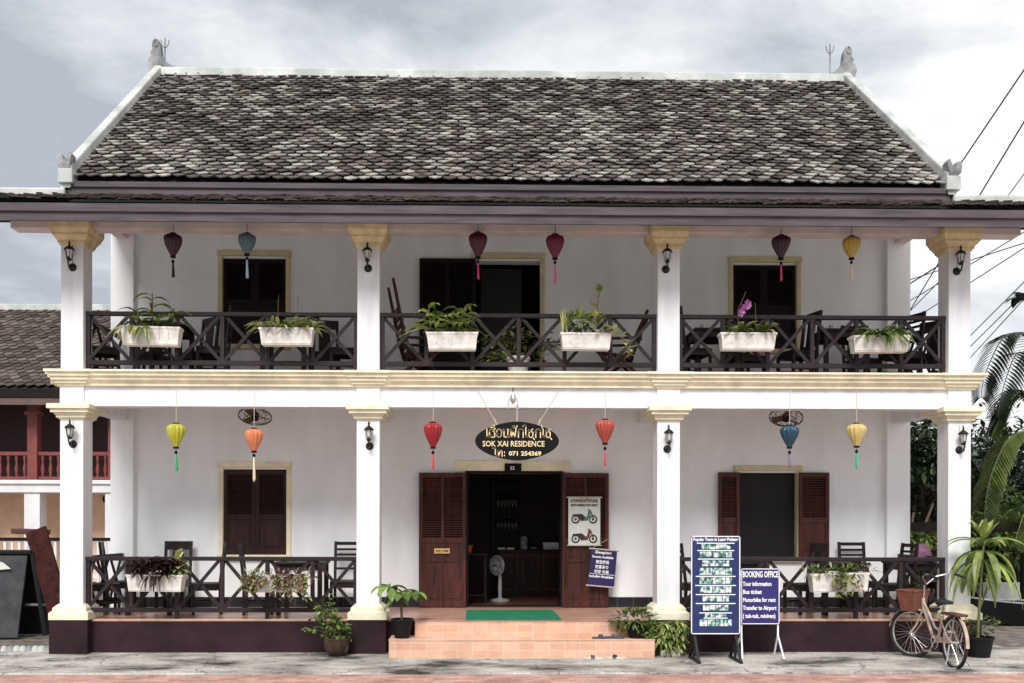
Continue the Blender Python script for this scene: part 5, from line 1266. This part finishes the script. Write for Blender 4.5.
o = MB().lathe([(.03, 0), (.09, .03), (.085, .035), (0, .012)], seg=18).build('dish', M['lettering'], smooth=True, loc=(XX(534, 4.4), 4.42, zt + .002)); tag(o, 'shallow white dish between the jar and the cups', 'dish')
# pedestal fan
Yf = 3.0; c = at(500, 594, Yf)
e_ = empty('pedestal_fan', (c.x, Yf, FL), 'grey pedestal fan standing inside the entrance', 'fan')
mb = MB(); mb.lathe([(.16, 0), (.165, .02), (.12, .04), (.04, .055), (.03, .07)], seg=24); mb.build('base', M['fan'], e_, smooth=True)
mb = MB(); mb.lathe([(.028, .06), (.035, .20), (.03, .42), (.016, .44), (.014, .55)], seg=14); mb.build('column', M['fan'], e_, smooth=True)
Mf = Matrix.Translation((-.02, -.04, .60)) @ Matrix.Scale(.85, 4) @ Matrix.Rotation(R(-52), 4, 'Z') @ Matrix.Rotation(R(90), 4, 'X')
mb = MB(); mb.lathe([(.02, -.1), (.05, -.09), (.055, 0), (.02, .02)], seg=14, M4=Mf); mb.build('motor', M['fan'], e_, smooth=True)
mb = MB()
for r_, z in ((.20, .05), (.18, .085), (.10, .10), (.18, .015)): mb.tube([Mf @ Vector((math.cos(k / 28 * 6.283) * r_, math.sin(k / 28 * 6.283) * r_, z)) for k in range(28)], .005, 4, closed=True)
for k in range(36): a_ = k / 36 * 6.283; mb.tube([Mf @ Vector((math.cos(a_) * .03, math.sin(a_) * .03, .105)), Mf @ Vector((math.cos(a_) * .18, math.sin(a_) * .18, .085)), Mf @ Vector((math.cos(a_) * .20, math.sin(a_) * .20, .05)), Mf @ Vector((math.cos(a_) * .05, math.sin(a_) * .05, .0))], .0022, 3)
mb.build('fan_cage', M['fan'], e_)
mb = MB()
for k in range(3):
    a_ = k * 2.094; d = Vector((math.cos(a_), math.sin(a_), 0)); n_ = Vector((-math.sin(a_), math.cos(a_), 0)); mb.add([Mf @ p for p in (d * .02 + Vector((0, 0, .04)), d * .16 - n_ * .07 + Vector((0, 0, .03)), d * .17 + n_ * .05 + Vector((0, 0, .07)), d * .03 + n_ * .02 + Vector((0, 0, .06)))], [(0, 1, 2, 3)])
mb.build('blade', mat('smoky_blade', (.2, .2, .2), .3), e_)
# dark side table and red pot
Yt = 2.75; c = at(476, 600, Yt)
e_ = empty('reception_table', (c.x, Yt, FL), 'narrow black table inside the entrance at the left', 'table')
zt2 = ZZ(553, Yt, 476) - FL
MB().box(-.22, .18, -.25, .25, zt2 - .04, zt2).build('tabletop', M['darkwood'], e_, bevel=.005)
for a_ in (-.19, .15):
    for b_ in (-.22, .22): MB().box(a_ - .02, a_ + .02, b_ - .02, b_ + .02, 0, zt2 - .041).build('leg', M['darkwood'], e_)
MB().box(-.2, .16, -.23, .23, .12, .15).build('lower_shelf', M['darkwood'], e_)
e_ = pot('potted_cactus', (XX(469.5, Yt), Yt - .1, FL + zt2 + .002), 'tiny plant in a red pot on the black table inside', .03, .045, .12, mat('red_pot', (.55, .06, .04), .5))
lf = MB(); rosette(lf, (0, 0, .1), 9, .10, .03, 1.5, .6); lf.build('foliage', M['leaf'], e_)

# ================================================================== BICYCLE
bx, by = XX(954.5, -1.40), -1.40
e_ = empty('bicycle', (bx, by, 0.004), 'cream step-through bicycle with brown basket parked on its stand at the right', 'bicycle', rz=R(88))
Rw = .305
def wheel(cx, M4, name):
    mb = MB(); mb.tube([M4 @ Vector((cx + Rw * math.cos(k / 48 * 6.283), 0, Rw + Rw * math.sin(k / 48 * 6.283))) for k in range(48)], .021, 8, closed=True)
    t = mb.build('tyre', M['rubber'], None, smooth=True)
    mb = MB(); mb.tube([M4 @ Vector((cx + (Rw - .028) * math.cos(k / 48 * 6.283), 0, Rw + (Rw - .028) * math.sin(k / 48 * 6.283))) for k in range(48)], .011, 6, closed=True)
    for k in range(28): a_ = k / 28 * 6.283; s2_ = .03 * (1 if k % 2 else -1); mb.tube([M4 @ Vector((cx + .02 * math.cos(a_ + .5), s2_, Rw + .02 * math.sin(a_ + .5))), M4 @ Vector((cx + (Rw - .03) * math.cos(a_), 0, Rw + (Rw - .03) * math.sin(a_)))], .0022, 3)
    mb.tube([M4 @ Vector((cx, -.05, Rw)), M4 @ Vector((cx, .05, Rw))], .018, 8)
    w_ = mb.build(name, M['chrome'], e_, smooth=True); t.parent = w_
I4 = Matrix.Identity(4)
hx = .86     # head tube
ST = Matrix.Translation((hx + .05, 0, 0)) @ Matrix.Rotation(R(33), 4, 'Z') @ Matrix.Translation((-hx - .05, 0, 0))
wheel(0, I4, 'wheel'); wheel(1.04, ST, 'wheel')
fr = MB()
fr.tube([(hx - .03, 0, .62), (hx - .01, 0, .78)], .022, 8)
fr.tube([(hx - .02, 0, .66), (.72, 0, .50), (.58, 0, .32), (.44, 0, .27)], .019, 8); fr.tube([(hx - .01, 0, .74), (.68, 0, .60), (.52, 0, .44), (.37, 0, .40)], .015, 8)
fr.tube([(.44, 0, .27), (.36, 0, .46), (.31, 0, .66)], .018, 8)
for s_ in (-1, 1): fr.tube([(.43, s_ * .03, .27), (.2, s_ * .05, .29), (0, s_ * .055, Rw)], .010, 6); fr.tube([(.33, s_ * .02, .58), (.15, s_ * .05, .44), (0, s_ * .055, Rw)], .009, 6)
fr.build('frame', M['bike'], e_, smooth=True)
fk = MB()
for s_ in (-1, 1): fk.tube([ST @ Vector((hx + .0, s_ * .045, .62)), ST @ Vector((.95, s_ * .05, .42)), ST @ Vector((1.04, s_ * .05, Rw))], .012, 6)
fk.tube([ST @ Vector((hx, -.045, .62)), ST @ Vector((hx, .045, .62))], .014, 6); fk.build('fork', M['bike'], e_, smooth=True)
hb = MB(); hb.tube([(hx - .01, 0, .76), (hx - .04, 0, .95)], .014, 7)
hb.tube([ST @ Vector(p) for p in ((.50, -.29, 1.06), (.66, -.27, 1.11), (.80, -.15, 1.06), (.84, 0, .96), (.80, .15, 1.06), (.66, .27, 1.11), (.50, .29, 1.06))], .012, 8); h_ = hb.build('handlebar', M['chrome'], e_, smooth=True)
for s_ in (-1, 1): MB().tube([ST @ Vector((.49, s_ * .291, 1.057)), ST @ Vector((.62, s_ * .276, 1.098))], .018, 8).build('grip', M['rubber'], h_, smooth=True)
fd = MB()
def fender(cx, M4, a0, a1):
    mb = MB(); n_ = 20; vs = []; 
    for k in range(n_ + 1):
        a_ = R(a0 + (a1 - a0) * k / n_)
        for yy, rr_ in ((-.022, .332), (-.012, .342), (.012, .342), (.022, .332)): vs.append(M4 @ Vector((cx + rr_ * math.cos(a_), yy, Rw + rr_ * math.sin(a_))))
    fs = [(i * 4 + j, i * 4 + j + 1, i * 4 + j + 5, i * 4 + j + 4) for i in range(n_) for j in range(3)]; mb.add(vs, fs); return mb
fender(0, I4, 45, 185).build('mudguard', M['bike'], e_, smooth=True); fender(1.04, ST, 10, 130).build('mudguard', M['bike'], e_, smooth=True)
mb = MB(); mb.lathe([(0, .0), (.10, .005), (.105, .03), (.07, .05), (0, .055)], seg=20, M4=Matrix.Translation((.25, 0, .75)) @ Matrix.Diagonal((1.0, .95, 1, 1))); mb.tube([(.28, 0, .78), (.36, 0, .785), (.42, 0, .775)], [.05, .03, .018], 8); mb.build('saddle', M['rubber'], e_, smooth=True)
MB().tube([(.31, 0, .6), (.28, 0, .76)], .013, 7).build('seat_post', M['chrome'], e_, smooth=True)
mb = MB(); mb.box(-.20, .20, -.075, .075, .635, .665); mb.build('rack_pad', M['rustpad'], e_, bevel=.012)
mb = MB()
for s_ in (-1, 1): mb.tube([(-.15, s_ * .07, .635), (-.02, s_ * .065, Rw)], .006, 5); mb.tube([(.2, s_ * .07, .635), (.31, s_ * .02, .6)], .006, 5)
mb.build('rack', M['chrome'], e_)
mb = MB(); bz = .60; bc = ST @ Vector((1.06, 0, 0))
vs = []; A4 = ST @ Matrix.Translation((1.03, 0, 0))
o0 = [(-.09, -.12), (.09, -.12), (.09, .12), (-.09, .12)]; o1 = [(-.13, -.17), (.13, -.17), (.13, .17), (-.13, .17)]
vs = [A4 @ Vector((a_, b_, bz)) for a_, b_ in o0] + [A4 @ Vector((a_, b_, bz + .27)) for a_, b_ in o1]
vi = [A4 @ Vector((a_ * .9, b_ * .93, bz + .01)) for a_, b_ in o0] + [A4 @ Vector((a_ * .93, b_ * .95, bz + .27)) for a_, b_ in o1]
mb.add(vs + vi, [(3, 2, 1, 0), (0, 1, 5, 4), (1, 2, 6, 5), (2, 3, 7, 6), (3, 0, 4, 7), (8, 9, 10, 11), (12, 13, 9, 8), (13, 14, 10, 9), (14, 15, 11, 10), (15, 12, 8, 11), (4, 5, 13, 12), (5, 6, 14, 13), (6, 7, 15, 14), (7, 4, 12, 15)])
bk = mb.build('basket', M['basket'], e_)
mb = MB(); mb.tube([A4 @ Vector((a_, b_, bz + .27)) for a_, b_ in o1], .012, 6, closed=True); mb.build('basket_rim', M['basket'], bk)
mb = MB(); mb.tube([(-.10, -.16, 0), (-.05, -.11, .12), (0, -.06, .28)], .009, 6); mb.tube([(-.10, .16, 0), (-.05, .11, .12), (0, .06, .28)], .009, 6); mb.tube([(-.10, -.16, 0.008), (-.10, .16, .008)], .009, 6); mb.build('kickstand', M['chrome'], e_, smooth=True)
mb = MB(); mb.tube([(.43 + .09 * math.cos(k / 20 * 6.28), .045, .27 + .09 * math.sin(k / 20 * 6.28)) for k in range(20)], .006, 5, closed=True); mb.tube([(.43, .05, .27), (.53, .06, .14)], .01, 6); mb.tube([(.43, -.05, .27), (.33, -.06, .40)], .01, 6); mb.box(.49, .57, .06, .15, .13, .15); mb.box(.29, .37, -.15, -.06, .39, .41); mb.tube([(.43, -.055, .27), (.43, .055, .27)], .02, 8)
mb.build('crankset', M['chrome'], e_)
MB().bar((.43, .045, .30), (.03, .05, .345), .05, .012).build('chain_guard', M['bike'], e_)

# ================================================================== LEFT SIDE
Y = 1.7; sl = F / (12.7 + Y)
c0 = at(0, 636, Y)
e_ = empty('folded_stall', (XX(10, Y), Y, 0), 'black folded stall table with grey side panel at the left edge', 'stall')
xa, xb = XX(-40, Y), XX(30, Y); ox = XX(10, Y)
zt = ZZ(552, Y, 20)
mb = MB(); mb.add([(xa - ox, -.3, .04), (XX(27, Y) - ox, -.3, .04), (XX(31, Y) - ox, -.12, zt - .05), (xa - ox, -.12, zt - .05), (xa - ox, -.27, .04), (XX(27, Y) - ox, -.27, .04), (XX(31, Y) - ox, -.09, zt - .05), (xa - ox, -.09, zt - .05)], [(0,1,2,3),(7,6,5,4),(0,4,5,1),(1,5,6,2),(2,6,7,3),(3,7,4,0)])
mb.build('side_panel', mat('grey_chalky_panel', (.045, .048, .052), .8, .5, 4, .2, 20), e_)
mb = MB(); mb.box(xa - ox, XX(35, Y) - ox, -.14, .5, zt - .03, zt + .02); mb.build('tabletop', M['black'], e_, bevel=.005)
mb = MB(); mb.bar((XX(35, Y) - ox, -.1, zt), (XX(50, Y) - ox, -.15, .05), .05, .05); mb.build('leg', M['black'], e_)
mb = MB(); mb.bar((XX(35, Y) - ox, .45, zt), (XX(48, Y) - ox, .45, .0), .05, .05); mb.build('leg', M['black'], e_)
mb = MB(); mb.box(xa - ox, XX(40, Y) - ox, .3, .34, .02, zt - .04); mb.build('back_panel', M['black'], e_)
mb = MB(); mb.tube([(XX(26, Y) - ox, .0, .5), (XX(46, Y) - ox, .0, .5)], .02, 6); mb.build('crossbar', M['capgrey'], e_)
mb = MB(); a_ = at(29, 530, 1.5); b_ = at(57, 612, 1.35); 
mb.bar((a_.x, 1.72, a_.z), (b_.x, 1.42, b_.z - .0), .32, .06, (0, 1, 0)); 
o = mb.build('leaning_plank', mat('dark_red_plank', (.045, .011, .009), .75, .5, 8, .2, 20, spec=.15), bevel=.01); tag(o, 'dark red-brown plank leaning over the black folded stall', 'plank')
mb = MB(); a_ = at(14, 531, 1.8); b_ = at(45, 531, 1.8); mb.bar((a_.x, 1.85, a_.z), (b_.x, 1.85, b_.z - .02), .3, .08, (0, 0, 1)); o = mb.build('wooden_crate_lid', mat('dark_red_board', (.07, .022, .020), .6, .5, 8), bevel=.01); tag(o, 'dark red board lying flat on top of the black folded stall', 'board')
c = at(2, 567, 1.42); mb = MB(); mb.prism([(-.12, -.05), (.09, -.03), (-.02, .06), (-.12, .09)], 0, .004); o = mb.build('paper_sheet', M['poster'], loc=(c.x, 1.50, c.z)); tag(o, 'small white paper on the grey panel at the left edge', 'paper')
for k, (px, w_, z_) in enumerate(((45, .10, .3), (40, .08, .24))):
    pass
rg = random.Random(21)
names_ = ['first', 'second', 'third', 'fourth', 'fifth', 'sixth', 'seventh', 'eighth']
for k in range(8):
    px = 4 + k * 6.3; Y = .22; c = at(px, 651, Y); mb = MB(); r_ = .042 + rg.uniform(-.006, .008)
    mb.lathe([(0, -.02), (r_, -.01), (r_ * 1.05, .03), (r_ * .7, .065), (0, .075)], seg=9, lobes=3, amp=.25); 
    o = mb.build('edging_stone', M['capgrey'] if k % 3 == 1 else M['cap'], smooth=True, loc=(c.x, Y, 0)); tag(o, '%s edging stone from the left edge, left of the corner column' % names_[k], 'stone', 'stones edging the side path')

# neighbour house
YN = 14.0; sn = F / (12.7 + YN)
NX = lambda px, Y=YN: XX(px, Y)
NZ = lambda py, Y=YN: ZZ(py, Y, 60)
nb = empty('neighbouring_house', (NX(0), YN + 3, 0), 'neighbouring house with brown tiled roof and dark red balcony at the left', 'building')
def Hn(mb, name, m_, p=None, **k):
    o = mb.build(name, m_, **k); p = p or nb; o.parent = p
    if p is nb: o.matrix_parent_inverse = Matrix.Translation(-nb.location)
    return o
nx0, nx1 = NX(-330), NX(150)
ze, zr = NZ(388, YN - .6), NZ(310, YN + 4)
mb = MB(); V = Vector((0, 4.6, zr - ze)); shingles(mb, (nx0, YN - .6, ze), (1, 0, 0), V, nx1 - nx0, V.length, .28, .20, rg=random.Random(31)); nr = Hn(mb, 'roof', M['shingle2'])
mb = MB(); mb.prism([(YN - .58, ze - .02), (YN + 4, zr - .01), (YN + 8.6, ze - .02), (YN + 8.6, ze - .12), (YN + 4, zr - .15), (YN - .58, ze - .12)], nx0, nx1, 'x'); Hn(mb, 'roof_underside', M['underlay'], nr)
mb = MB(); mb.box(nx0, nx1, YN + 3.85, YN + 4.15, zr - .05, zr + .16); Hn(mb, 'ridge_cap', M['cap'], nr, bevel=.02)
mb = MB(); mb.box(nx0, nx1, YN - .66, YN - .6, NZ(398, YN - .6), ze - .03); Hn(mb, 'fascia_board', M['darkwood'], nr)
mb = MB(); mb.box(nx0, nx1, YN - .64, YN - .56, NZ(405, YN - .6), NZ(398.3, YN - .6)); Hn(mb, 'fascia_trim', M['soffit'], nr)
M['nwall'] = mat('dark_red_timber', (.045, .010, .012), .6, .3, 6, .2, 20, stretch=(6, 1, .3)); M['nred'] = mat('red_painted_timber', (.22, .05, .045), .55, .25, 8); M['npeach'] = mat('peach_plaster', (.85, .58, .42), .85, .15, 2); M['nwhite'] = mat('neighbour_white', (.74, .73, .74), .8, .1, 2)
mb = MB(); mb.box(nx0, nx1, YN + 1.5, YN + 1.7, NZ(490, YN), ze + .5); Hn(mb, 'upper_wall', M['nwall'])
for k in range(30): pass
mb = MB(); mb.box(nx0, nx1, YN + 1.5, YN + 1.7, 0, NZ(490, YN) - .01); Hn(mb, 'lower_wall', M['npeach'])
mb = MB(); mb.box(nx0, nx1, YN + .0, YN + 1.5, NZ(492.5), NZ(481)); mb.box(nx0, nx1, YN - .06, YN + .0, NZ(484), NZ(480)); Hn(mb, 'balcony_slab', M['nwhite'], bevel=.01)
for px in (-120, -45, 31, 112):
    cx = NX(px); mb = MB(); mb.box(cx - .14, cx + .14, YN + .05, YN + .33, NZ(480), ze + .2); mb.box(cx - .2, cx + .2, YN, YN + .38, NZ(415), NZ(411)); Hn(mb, 'balcony_post', M['nred'], bevel=.01)
    mb = MB(); mb.box(cx - .22, cx + .22, YN + .05, YN + .5, 0, NZ(492)); Hn(mb, 'pillar', M['nwhite'], bevel=.01)
for pa, pb in ((-120, -45), (-45, 31), (31, 112)):
    a_, b_ = NX(pa) + .14, NX(pb) - .14
    mb = MB(); mb.box(a_, b_, YN + .12, YN + .22, NZ(455), NZ(451.5)); mb.box(a_, b_, YN + .12, YN + .22, NZ(479), NZ(476.5)); rl = Hn(mb, 'balustrade', M['nred'])
    n_ = int((b_ - a_) / .215); zz0, zz1 = NZ(476.4), NZ(455.2); h_ = zz1 - zz0
    mb = MB()
    for k in range(n_): x = a_ + (k + .5) * (b_ - a_) / n_; mb.lathe([(.04, 0), (.03, h_ * .1), (.06, h_ * .35), (.03, h_ * .6), (.025, h_ * .7), (.045, h_ * .8), (.04, h_)], (x, YN + .17, zz0), 8)
    Hn(mb, 'baluster', M['nred'], rl, smooth=True)
mb = MB(); mb.box(nx0, nx1, YN - .5, YN - .44, NZ(540, YN - .5), NZ(535, YN - .5)); 
x = NX(-10)
ff = MB().box(NX(-60), NX(135), -.04, .04, .0, .09).build('picket_fence', M['darkwood'], loc=(0, YN - 1.4, NZ(541, YN - 1.4))); tag(ff, 'white picket fence with dark top rail before the neighbouring house', 'fence')
mb = MB(); x = NX(-60)
while x < NX(135): mb.box(x, x + .07, -.02, .02, -NZ(541, YN - 1.4), -.005); x += .19
mb.box(NX(-60), NX(135), .021, .04, -1.0, -.9); mb.build('picket', M['nwhite'], ff)
mb = MB(); c = at(107, 499, YN + 1.48); o = MB().lathe([(.13, 0), (.13, .03), (0, .035)], seg=20, M4=Matrix.Rotation(R(90), 4, 'X')).build('round_plaque', M['darkwood'], loc=(c.x, YN + 1.49, c.z)); tag(o, 'small round dark plaque on the peach wall of the neighbouring house', 'plaque')

# ================================================================== RIGHT SIDE
def tree_mesh(name, m_, seed, n_clump, n_leaf, R_, Hc, ls):
    rg = random.Random(seed); mb = MB()
    for i in range(n_clump):
        d = Vector((rg.gauss(0, 1), rg.gauss(0, 1), rg.gauss(0, .8))).normalized() * rg.uniform(.35, 1.0)
        c = Vector((d.x * R_, d.y * R_, Hc + d.z * R_ * .95)); r_ = rg.uniform(.28, .55) * R_ * .6
        for k in range(n_leaf):
            e3 = Vector((rg.gauss(0, 1), rg.gauss(0, 1), rg.gauss(0, .8))).normalized(); p = c + e3 * r_ * rg.uniform(.5, 1.05) ** .5
            mb.leaf(p, e3 + Vector((rg.uniform(-.8, .8), rg.uniform(-.8, .8), rg.uniform(-.5, .5))), ls * rg.uniform(.7, 1.3), ls * .45 * rg.uniform(.7, 1.2), .5, 2, .12)
    return mb
def tree(px, Y, H_, R_, label, m_, seed, ls=.2, ncl=34, nl=95, name='leafy_tree'):
    x = XX(px, Y); e_ = empty(name, (x, Y, 0), label, 'tree', 'trees beyond the right side of the guesthouse')
    rg = random.Random(seed); Hc = H_ - R_ * .95
    mb = MB(); mb.tube([(0, 0, -.1), (.05, .03, Hc * .4), (-.04, 0, Hc * .8), (.02, 0, Hc)], [.16, .13, .10, .07], 9); tr_ = mb.build('trunk', M['bark'], e_, smooth=True)
    mb = MB()
    for k in range(9):
        a_ = k * 2.4; z = Hc * rg.uniform(.35, .85); mb.tube([(0, 0, z), (math.cos(a_) * R_ * .35, math.sin(a_) * R_ * .35, z + .5), (math.cos(a_) * R_ * .8, math.sin(a_) * R_ * .8, z + rg.uniform(.6, 1.4))], [.06, .045, .02], 6)
    mb.build('limb', M['bark'], tr_, smooth=True)
    tree_mesh('crown', m_, seed, ncl, nl, R_, Hc, ls).build('crown', m_, e_)
tree(922, 9.5, 4.9, 2.0, 'dark leafy tree showing between the right pilaster and the corner column', M['leafdark'], 41, ls=.27, ncl=46)
tree(1000, 11.5, 4.7, 1.9, 'dark broad tree behind the palm at the right edge', M['leafdark'], 42, ls=.25)
tree(965, 14.5, 5.4, 2.4, 'tall dark tree farthest back behind the corner column', M['leafdark'], 43)
tree(1022, 6.6, 2.75, 1.15, 'bright green round bush-tree at the right edge below the palm', M['leafbright'], 44, ls=.15, ncl=26, nl=90)
tree(1075, 9, 4.6, 2.1, 'dark tree beyond the right edge behind the palm trunk', M['leafdark'], 45)
tree(905, 6.5, 1.9, .95, 'low shrub-like tree behind the lower veranda end', M['leaf'], 46, ls=.16, ncl=34, nl=110)
tree(1000, 7.8, 2.9, 1.35, 'dark low tree over the black boat', M['leafdark'], 48, ls=.2, ncl=34, nl=90)
# hedge mass at the back
mb = MB(); rg = random.Random(50)
for k in range(9000):
    x = rg.uniform(XX(880, 17), XX(1250, 17)); z = rg.uniform(0, 3.6) * (1 - .25 * rg.random()); y = 17 + rg.uniform(-.8, .8)
    mb.leaf((x, y, z), (rg.uniform(-1, 1), rg.uniform(-1, .4), rg.uniform(-.6, .9)), .28, .14, .5, 2, .12)
mb.box(XX(880, 17), XX(1250, 17), 17.2, 17.6, 0, 3.2)
o = mb.build('thicket', M['leafdark']); tag(o, 'dark overgrown thicket closing the lot behind the trees', 'thicket', kind='stuff')
# palm
def frond(mb, pts, ln, n_=46, wd=.035, droop=.8, seed=1):
    rg = random.Random(seed); P_ = [Vector(p) for p in pts]; m_ = len(P_) - 1
    def cr_(t):
        t = min(max(t, 0), .9999) * m_; i = int(t); f_ = t - i; p0, p1, p2, p3 = P_[max(i - 1, 0)], P_[i], P_[i + 1], P_[min(i + 2, m_)]
        return .5 * ((2 * p1) + (p2 - p0) * f_ + (2 * p0 - 5 * p1 + 4 * p2 - p3) * f_ * f_ + (3 * p1 - p0 - 3 * p2 + p3) * f_ ** 3)
    rach = [cr_(k / 20) for k in range(21)]
    for k in range(n_):
        t = .12 + .88 * k / n_; p = cr_(t); d = (cr_(min(t + .02, 1)) - cr_(t - .02)).normalized(); sd_ = d.cross(Vector((0, 0, 1)))
        if sd_.length < .2: sd_ = d.cross(Vector((0, 1, 0)))
        sd_.normalize(); L_ = ln * (math.sin(math.pi * (.12 + .8 * t)) * .9 + .15)
        for s_ in (-1, 1): mb.leaf(p, sd_ * s_ + d * .75 + Vector((0, 0, .15)), L_ * rg.uniform(.9, 1.05), wd, droop, 4, .05, wide=.3)
    return rach
def palm(px, Y, hgt, label, fronds, m_, seed, group):
    x = XX(px, Y); e_ = empty('palm_tree', (x, Y, 0), label, 'palm', group)
    mb = MB(); mb.tube([(0, 0, -.1), (.06, 0, hgt * .5), (0, 0, hgt)], [.13, .10, .08], 12); mb.build('trunk', M['bark'], e_, smooth=True)
    for i, pts in enumerate(fronds):
        mb = MB(); q = frond(mb, [Vector(p) - Vector((x, Y, 0)) for p in pts], .60, n_=44, wd=.085, seed=seed + i)
        f_ = mb.build('frond', m_, e_); MB().tube(q, [.022 - .017 * k / 20 for k in range(21)], 5).build('frond_rib', M['stemgreen'] if m_ is M['palmlit'] else M['leafdark'], f_)
def A(px, py, Y): return at(px, py, Y)
Yp = 6.0
base = A(1062, 415, Yp)
fr_ = [[base, A(1040, 350, Yp - .2), A(1008, 334, Yp - .4), A(986, 372, Yp - .7), A(981, 398, Yp - .8)],
       [base, A(1046, 380, Yp - .4), A(1020, 352, Yp - .9), A(1004, 385, Yp - 1.2), A(998, 418, Yp - 1.3)],
       [base, A(1045, 345, Yp + .3), A(1030, 300, Yp + .5), A(1015, 298, Yp + .7)],
       [base, A(1040, 400, Yp + .3), A(1012, 392, Yp + .6), A(990, 430, Yp + .9)],
       [base, A(1085, 340, Yp), A(1125, 345, Yp - .3), A(1150, 400, Yp - .6)],
       [base, A(1090, 380, Yp + .4), A(1130, 395, Yp + .9), A(1145, 440, Yp + 1.1)],
       [base, base + Vector((0, -.8, 1.1)), base + Vector((-.1, -1.8, .9)), base + Vector((-.1, -2.4, .1))]]
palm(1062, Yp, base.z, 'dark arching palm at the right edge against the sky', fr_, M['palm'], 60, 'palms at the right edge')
Yq = 4.6; b2 = A(1048, 470, Yq)
fr2 = [[b2, A(1030, 435, Yq - .1), A(1008, 440, Yq - .2), A(990, 480, Yq - .3), A(984, 520, Yq - .4)],
       [b2, A(1032, 405, Yq + .2), A(1015, 400, Yq + .3), A(996, 430, Yq + .5)],
       [b2, A(1062, 420, Yq), A(1090, 425, Yq), A(1110, 480, Yq)], [b2, A(1040, 500, Yq - .4), A(1026, 510, Yq - .8), A(1014, 545, Yq - 1.1)],
       [b2, b2 + Vector((.1, -.7, .6)), b2 + Vector((.1, -1.4, .4)), b2 + Vector((.1, -1.9, -.3))]]
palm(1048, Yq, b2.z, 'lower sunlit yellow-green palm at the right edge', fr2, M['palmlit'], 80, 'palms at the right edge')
# black boat-shaped trough by the side wall
Yk = 3.4; c = at(1020, 628, Yk)
e_ = empty('wooden_boat', (XX(1030, Yk), Yk, 0), 'long black wooden boat lying on the ground under the trees at the right', 'boat')
n_ = 16; vs = []; fs = []; Lh = 1.05
for k in range(n_ + 1):
    t = -1 + 2 * k / n_; x = t * Lh; wd = .36 * (1 - abs(t) ** 2.6) + .02; zt = .40 + .08 * abs(t) ** 2; zb = .02 + .16 * max(0, abs(t) - .35)
    for yy, zz in ((-wd, zt), (-wd * .55, zb), (wd * .55, zb), (wd, zt), (wd * .85, zt - .01), (wd * .45, zb + .05), (-wd * .45, zb + .05), (-wd * .85, zt - .01)): vs.append((x, yy, zz))
for k in range(n_):
    for j in range(8): j2 = (j + 1) % 8; fs.append((k * 8 + j, k * 8 + j2, (k + 1) * 8 + j2, (k + 1) * 8 + j))
fs.append(tuple(range(8))); fs.append(tuple(n_ * 8 + j for j in reversed(range(8))))
MB().add(vs, fs).build('hull', M['black'], e_, smooth=True)
mb = MB()
for s_ in (-1, 1): mb.tube([(-1 * Lh + 2 * Lh * k / n_, s_ * (.36 * (1 - abs(-1 + 2 * k / n_) ** 2.6) + .02), .405 + .08 * abs(-1 + 2 * k / n_) ** 2) for k in range(n_ + 1)], .014, 6)
mb.build('gunwale', M['capgrey'], e_, smooth=True)
mb = MB()
for x in (-.4, .35): mb.box(x - .08, x + .08, -.30, .30, .36, .385)
mb.build('thwart', M['darkwood'], e_)
# low white wall behind
o = MB().box(0, 3.5, -.08, .08, 0, .62).build('garden_wall', M['nwhite'], loc=(XX(985, 5.4), 5.4, 0), bevel=.01); tag(o, 'low white garden wall behind the black boat', 'wall')
# timber rail across the gap
o = MB().box(0, 2.6, -.06, .06, -.09, .09).build('timber_rail', M['darkwood'], loc=(XX(890, 4.5), 4.5, ZZ(527, 4.5, 920))); tag(o, 'dark horizontal timber rail of the side fence seen behind the right veranda', 'fence')
for x in (.1, 1.3, 2.5): MB().box(x - .05, x + .05, -.05, .05, -ZZ(527, 4.5, 920), -.09).build('post', M['darkwood'], o)

# overhead cables
cab = [(955, 172, 1024, 70), (975, 203, 1024, 122), (1008, 196, 1024, 174), (903, 288, 992, 232), (903, 282, 1024, 243), (903, 305, 1024, 232), (903, 326, 1024, 248), (907, 322, 1010, 215), (975, 331, 1024, 282), (986, 331, 1024, 293), (992, 334, 1024, 299)]
cn = ['highest of the black cables crossing the sky at the right', 'second highest black cable crossing the sky at the right', 'short cable end in the sky right of the roof corner', 'cable passing just behind the upper right capital', 'nearly level cable crossing behind the upper right column', 'cable rising right from behind the upper corner railing', 'lowest cable crossing the gap beside the upper right column', 'steep cable seen in the gap left of the upper right column', 'upper of the three cables dropping behind the palm top', 'middle of the three cables dropping behind the palm top', 'lowest of the three cables dropping behind the palm top']
for k, (xa, ya, xb, yb) in enumerate(cab):
    f_ = .9; a_ = at(xa - (xb - xa) * 1.5, min(ya - (yb - ya) * 1.5, 470), 26); b_ = at(xb + (xb - xa) * 1.6, yb + (yb - ya) * 1.6, 9)
    pts = [a_.lerp(b_, j / 12) for j in range(13)]
    o = MB().tube(pts, .022 if k in (0, 1, 3) else .015, 5).build('overhead_cable', M['wire']); tag(o, cn[k], 'cable', 'overhead cables at the right')

# distant belt of trees closing the horizon behind the houses
mb = MB(); rg = random.Random(70)
for k in range(7000):
    x = rg.uniform(-95, 95); hmax = 4.6 + 1.3 * math.sin(x * .21) + .8 * math.sin(x * .67 + 1); y = 62 + rg.uniform(-3, 3)
    mb.leaf((x, y, rg.uniform(0, hmax)), (rg.uniform(-1, 1), rg.uniform(-1, .4), rg.uniform(-.4, 1)), 1.3, .8, .5, 2, .12)
mb.box(-95, 95, 63, 64, -.1, 3.2)
tag(mb.build('distant_trees', M['leafdark']), 'far dark belt of trees behind the houses', 'woods', kind='stuff')
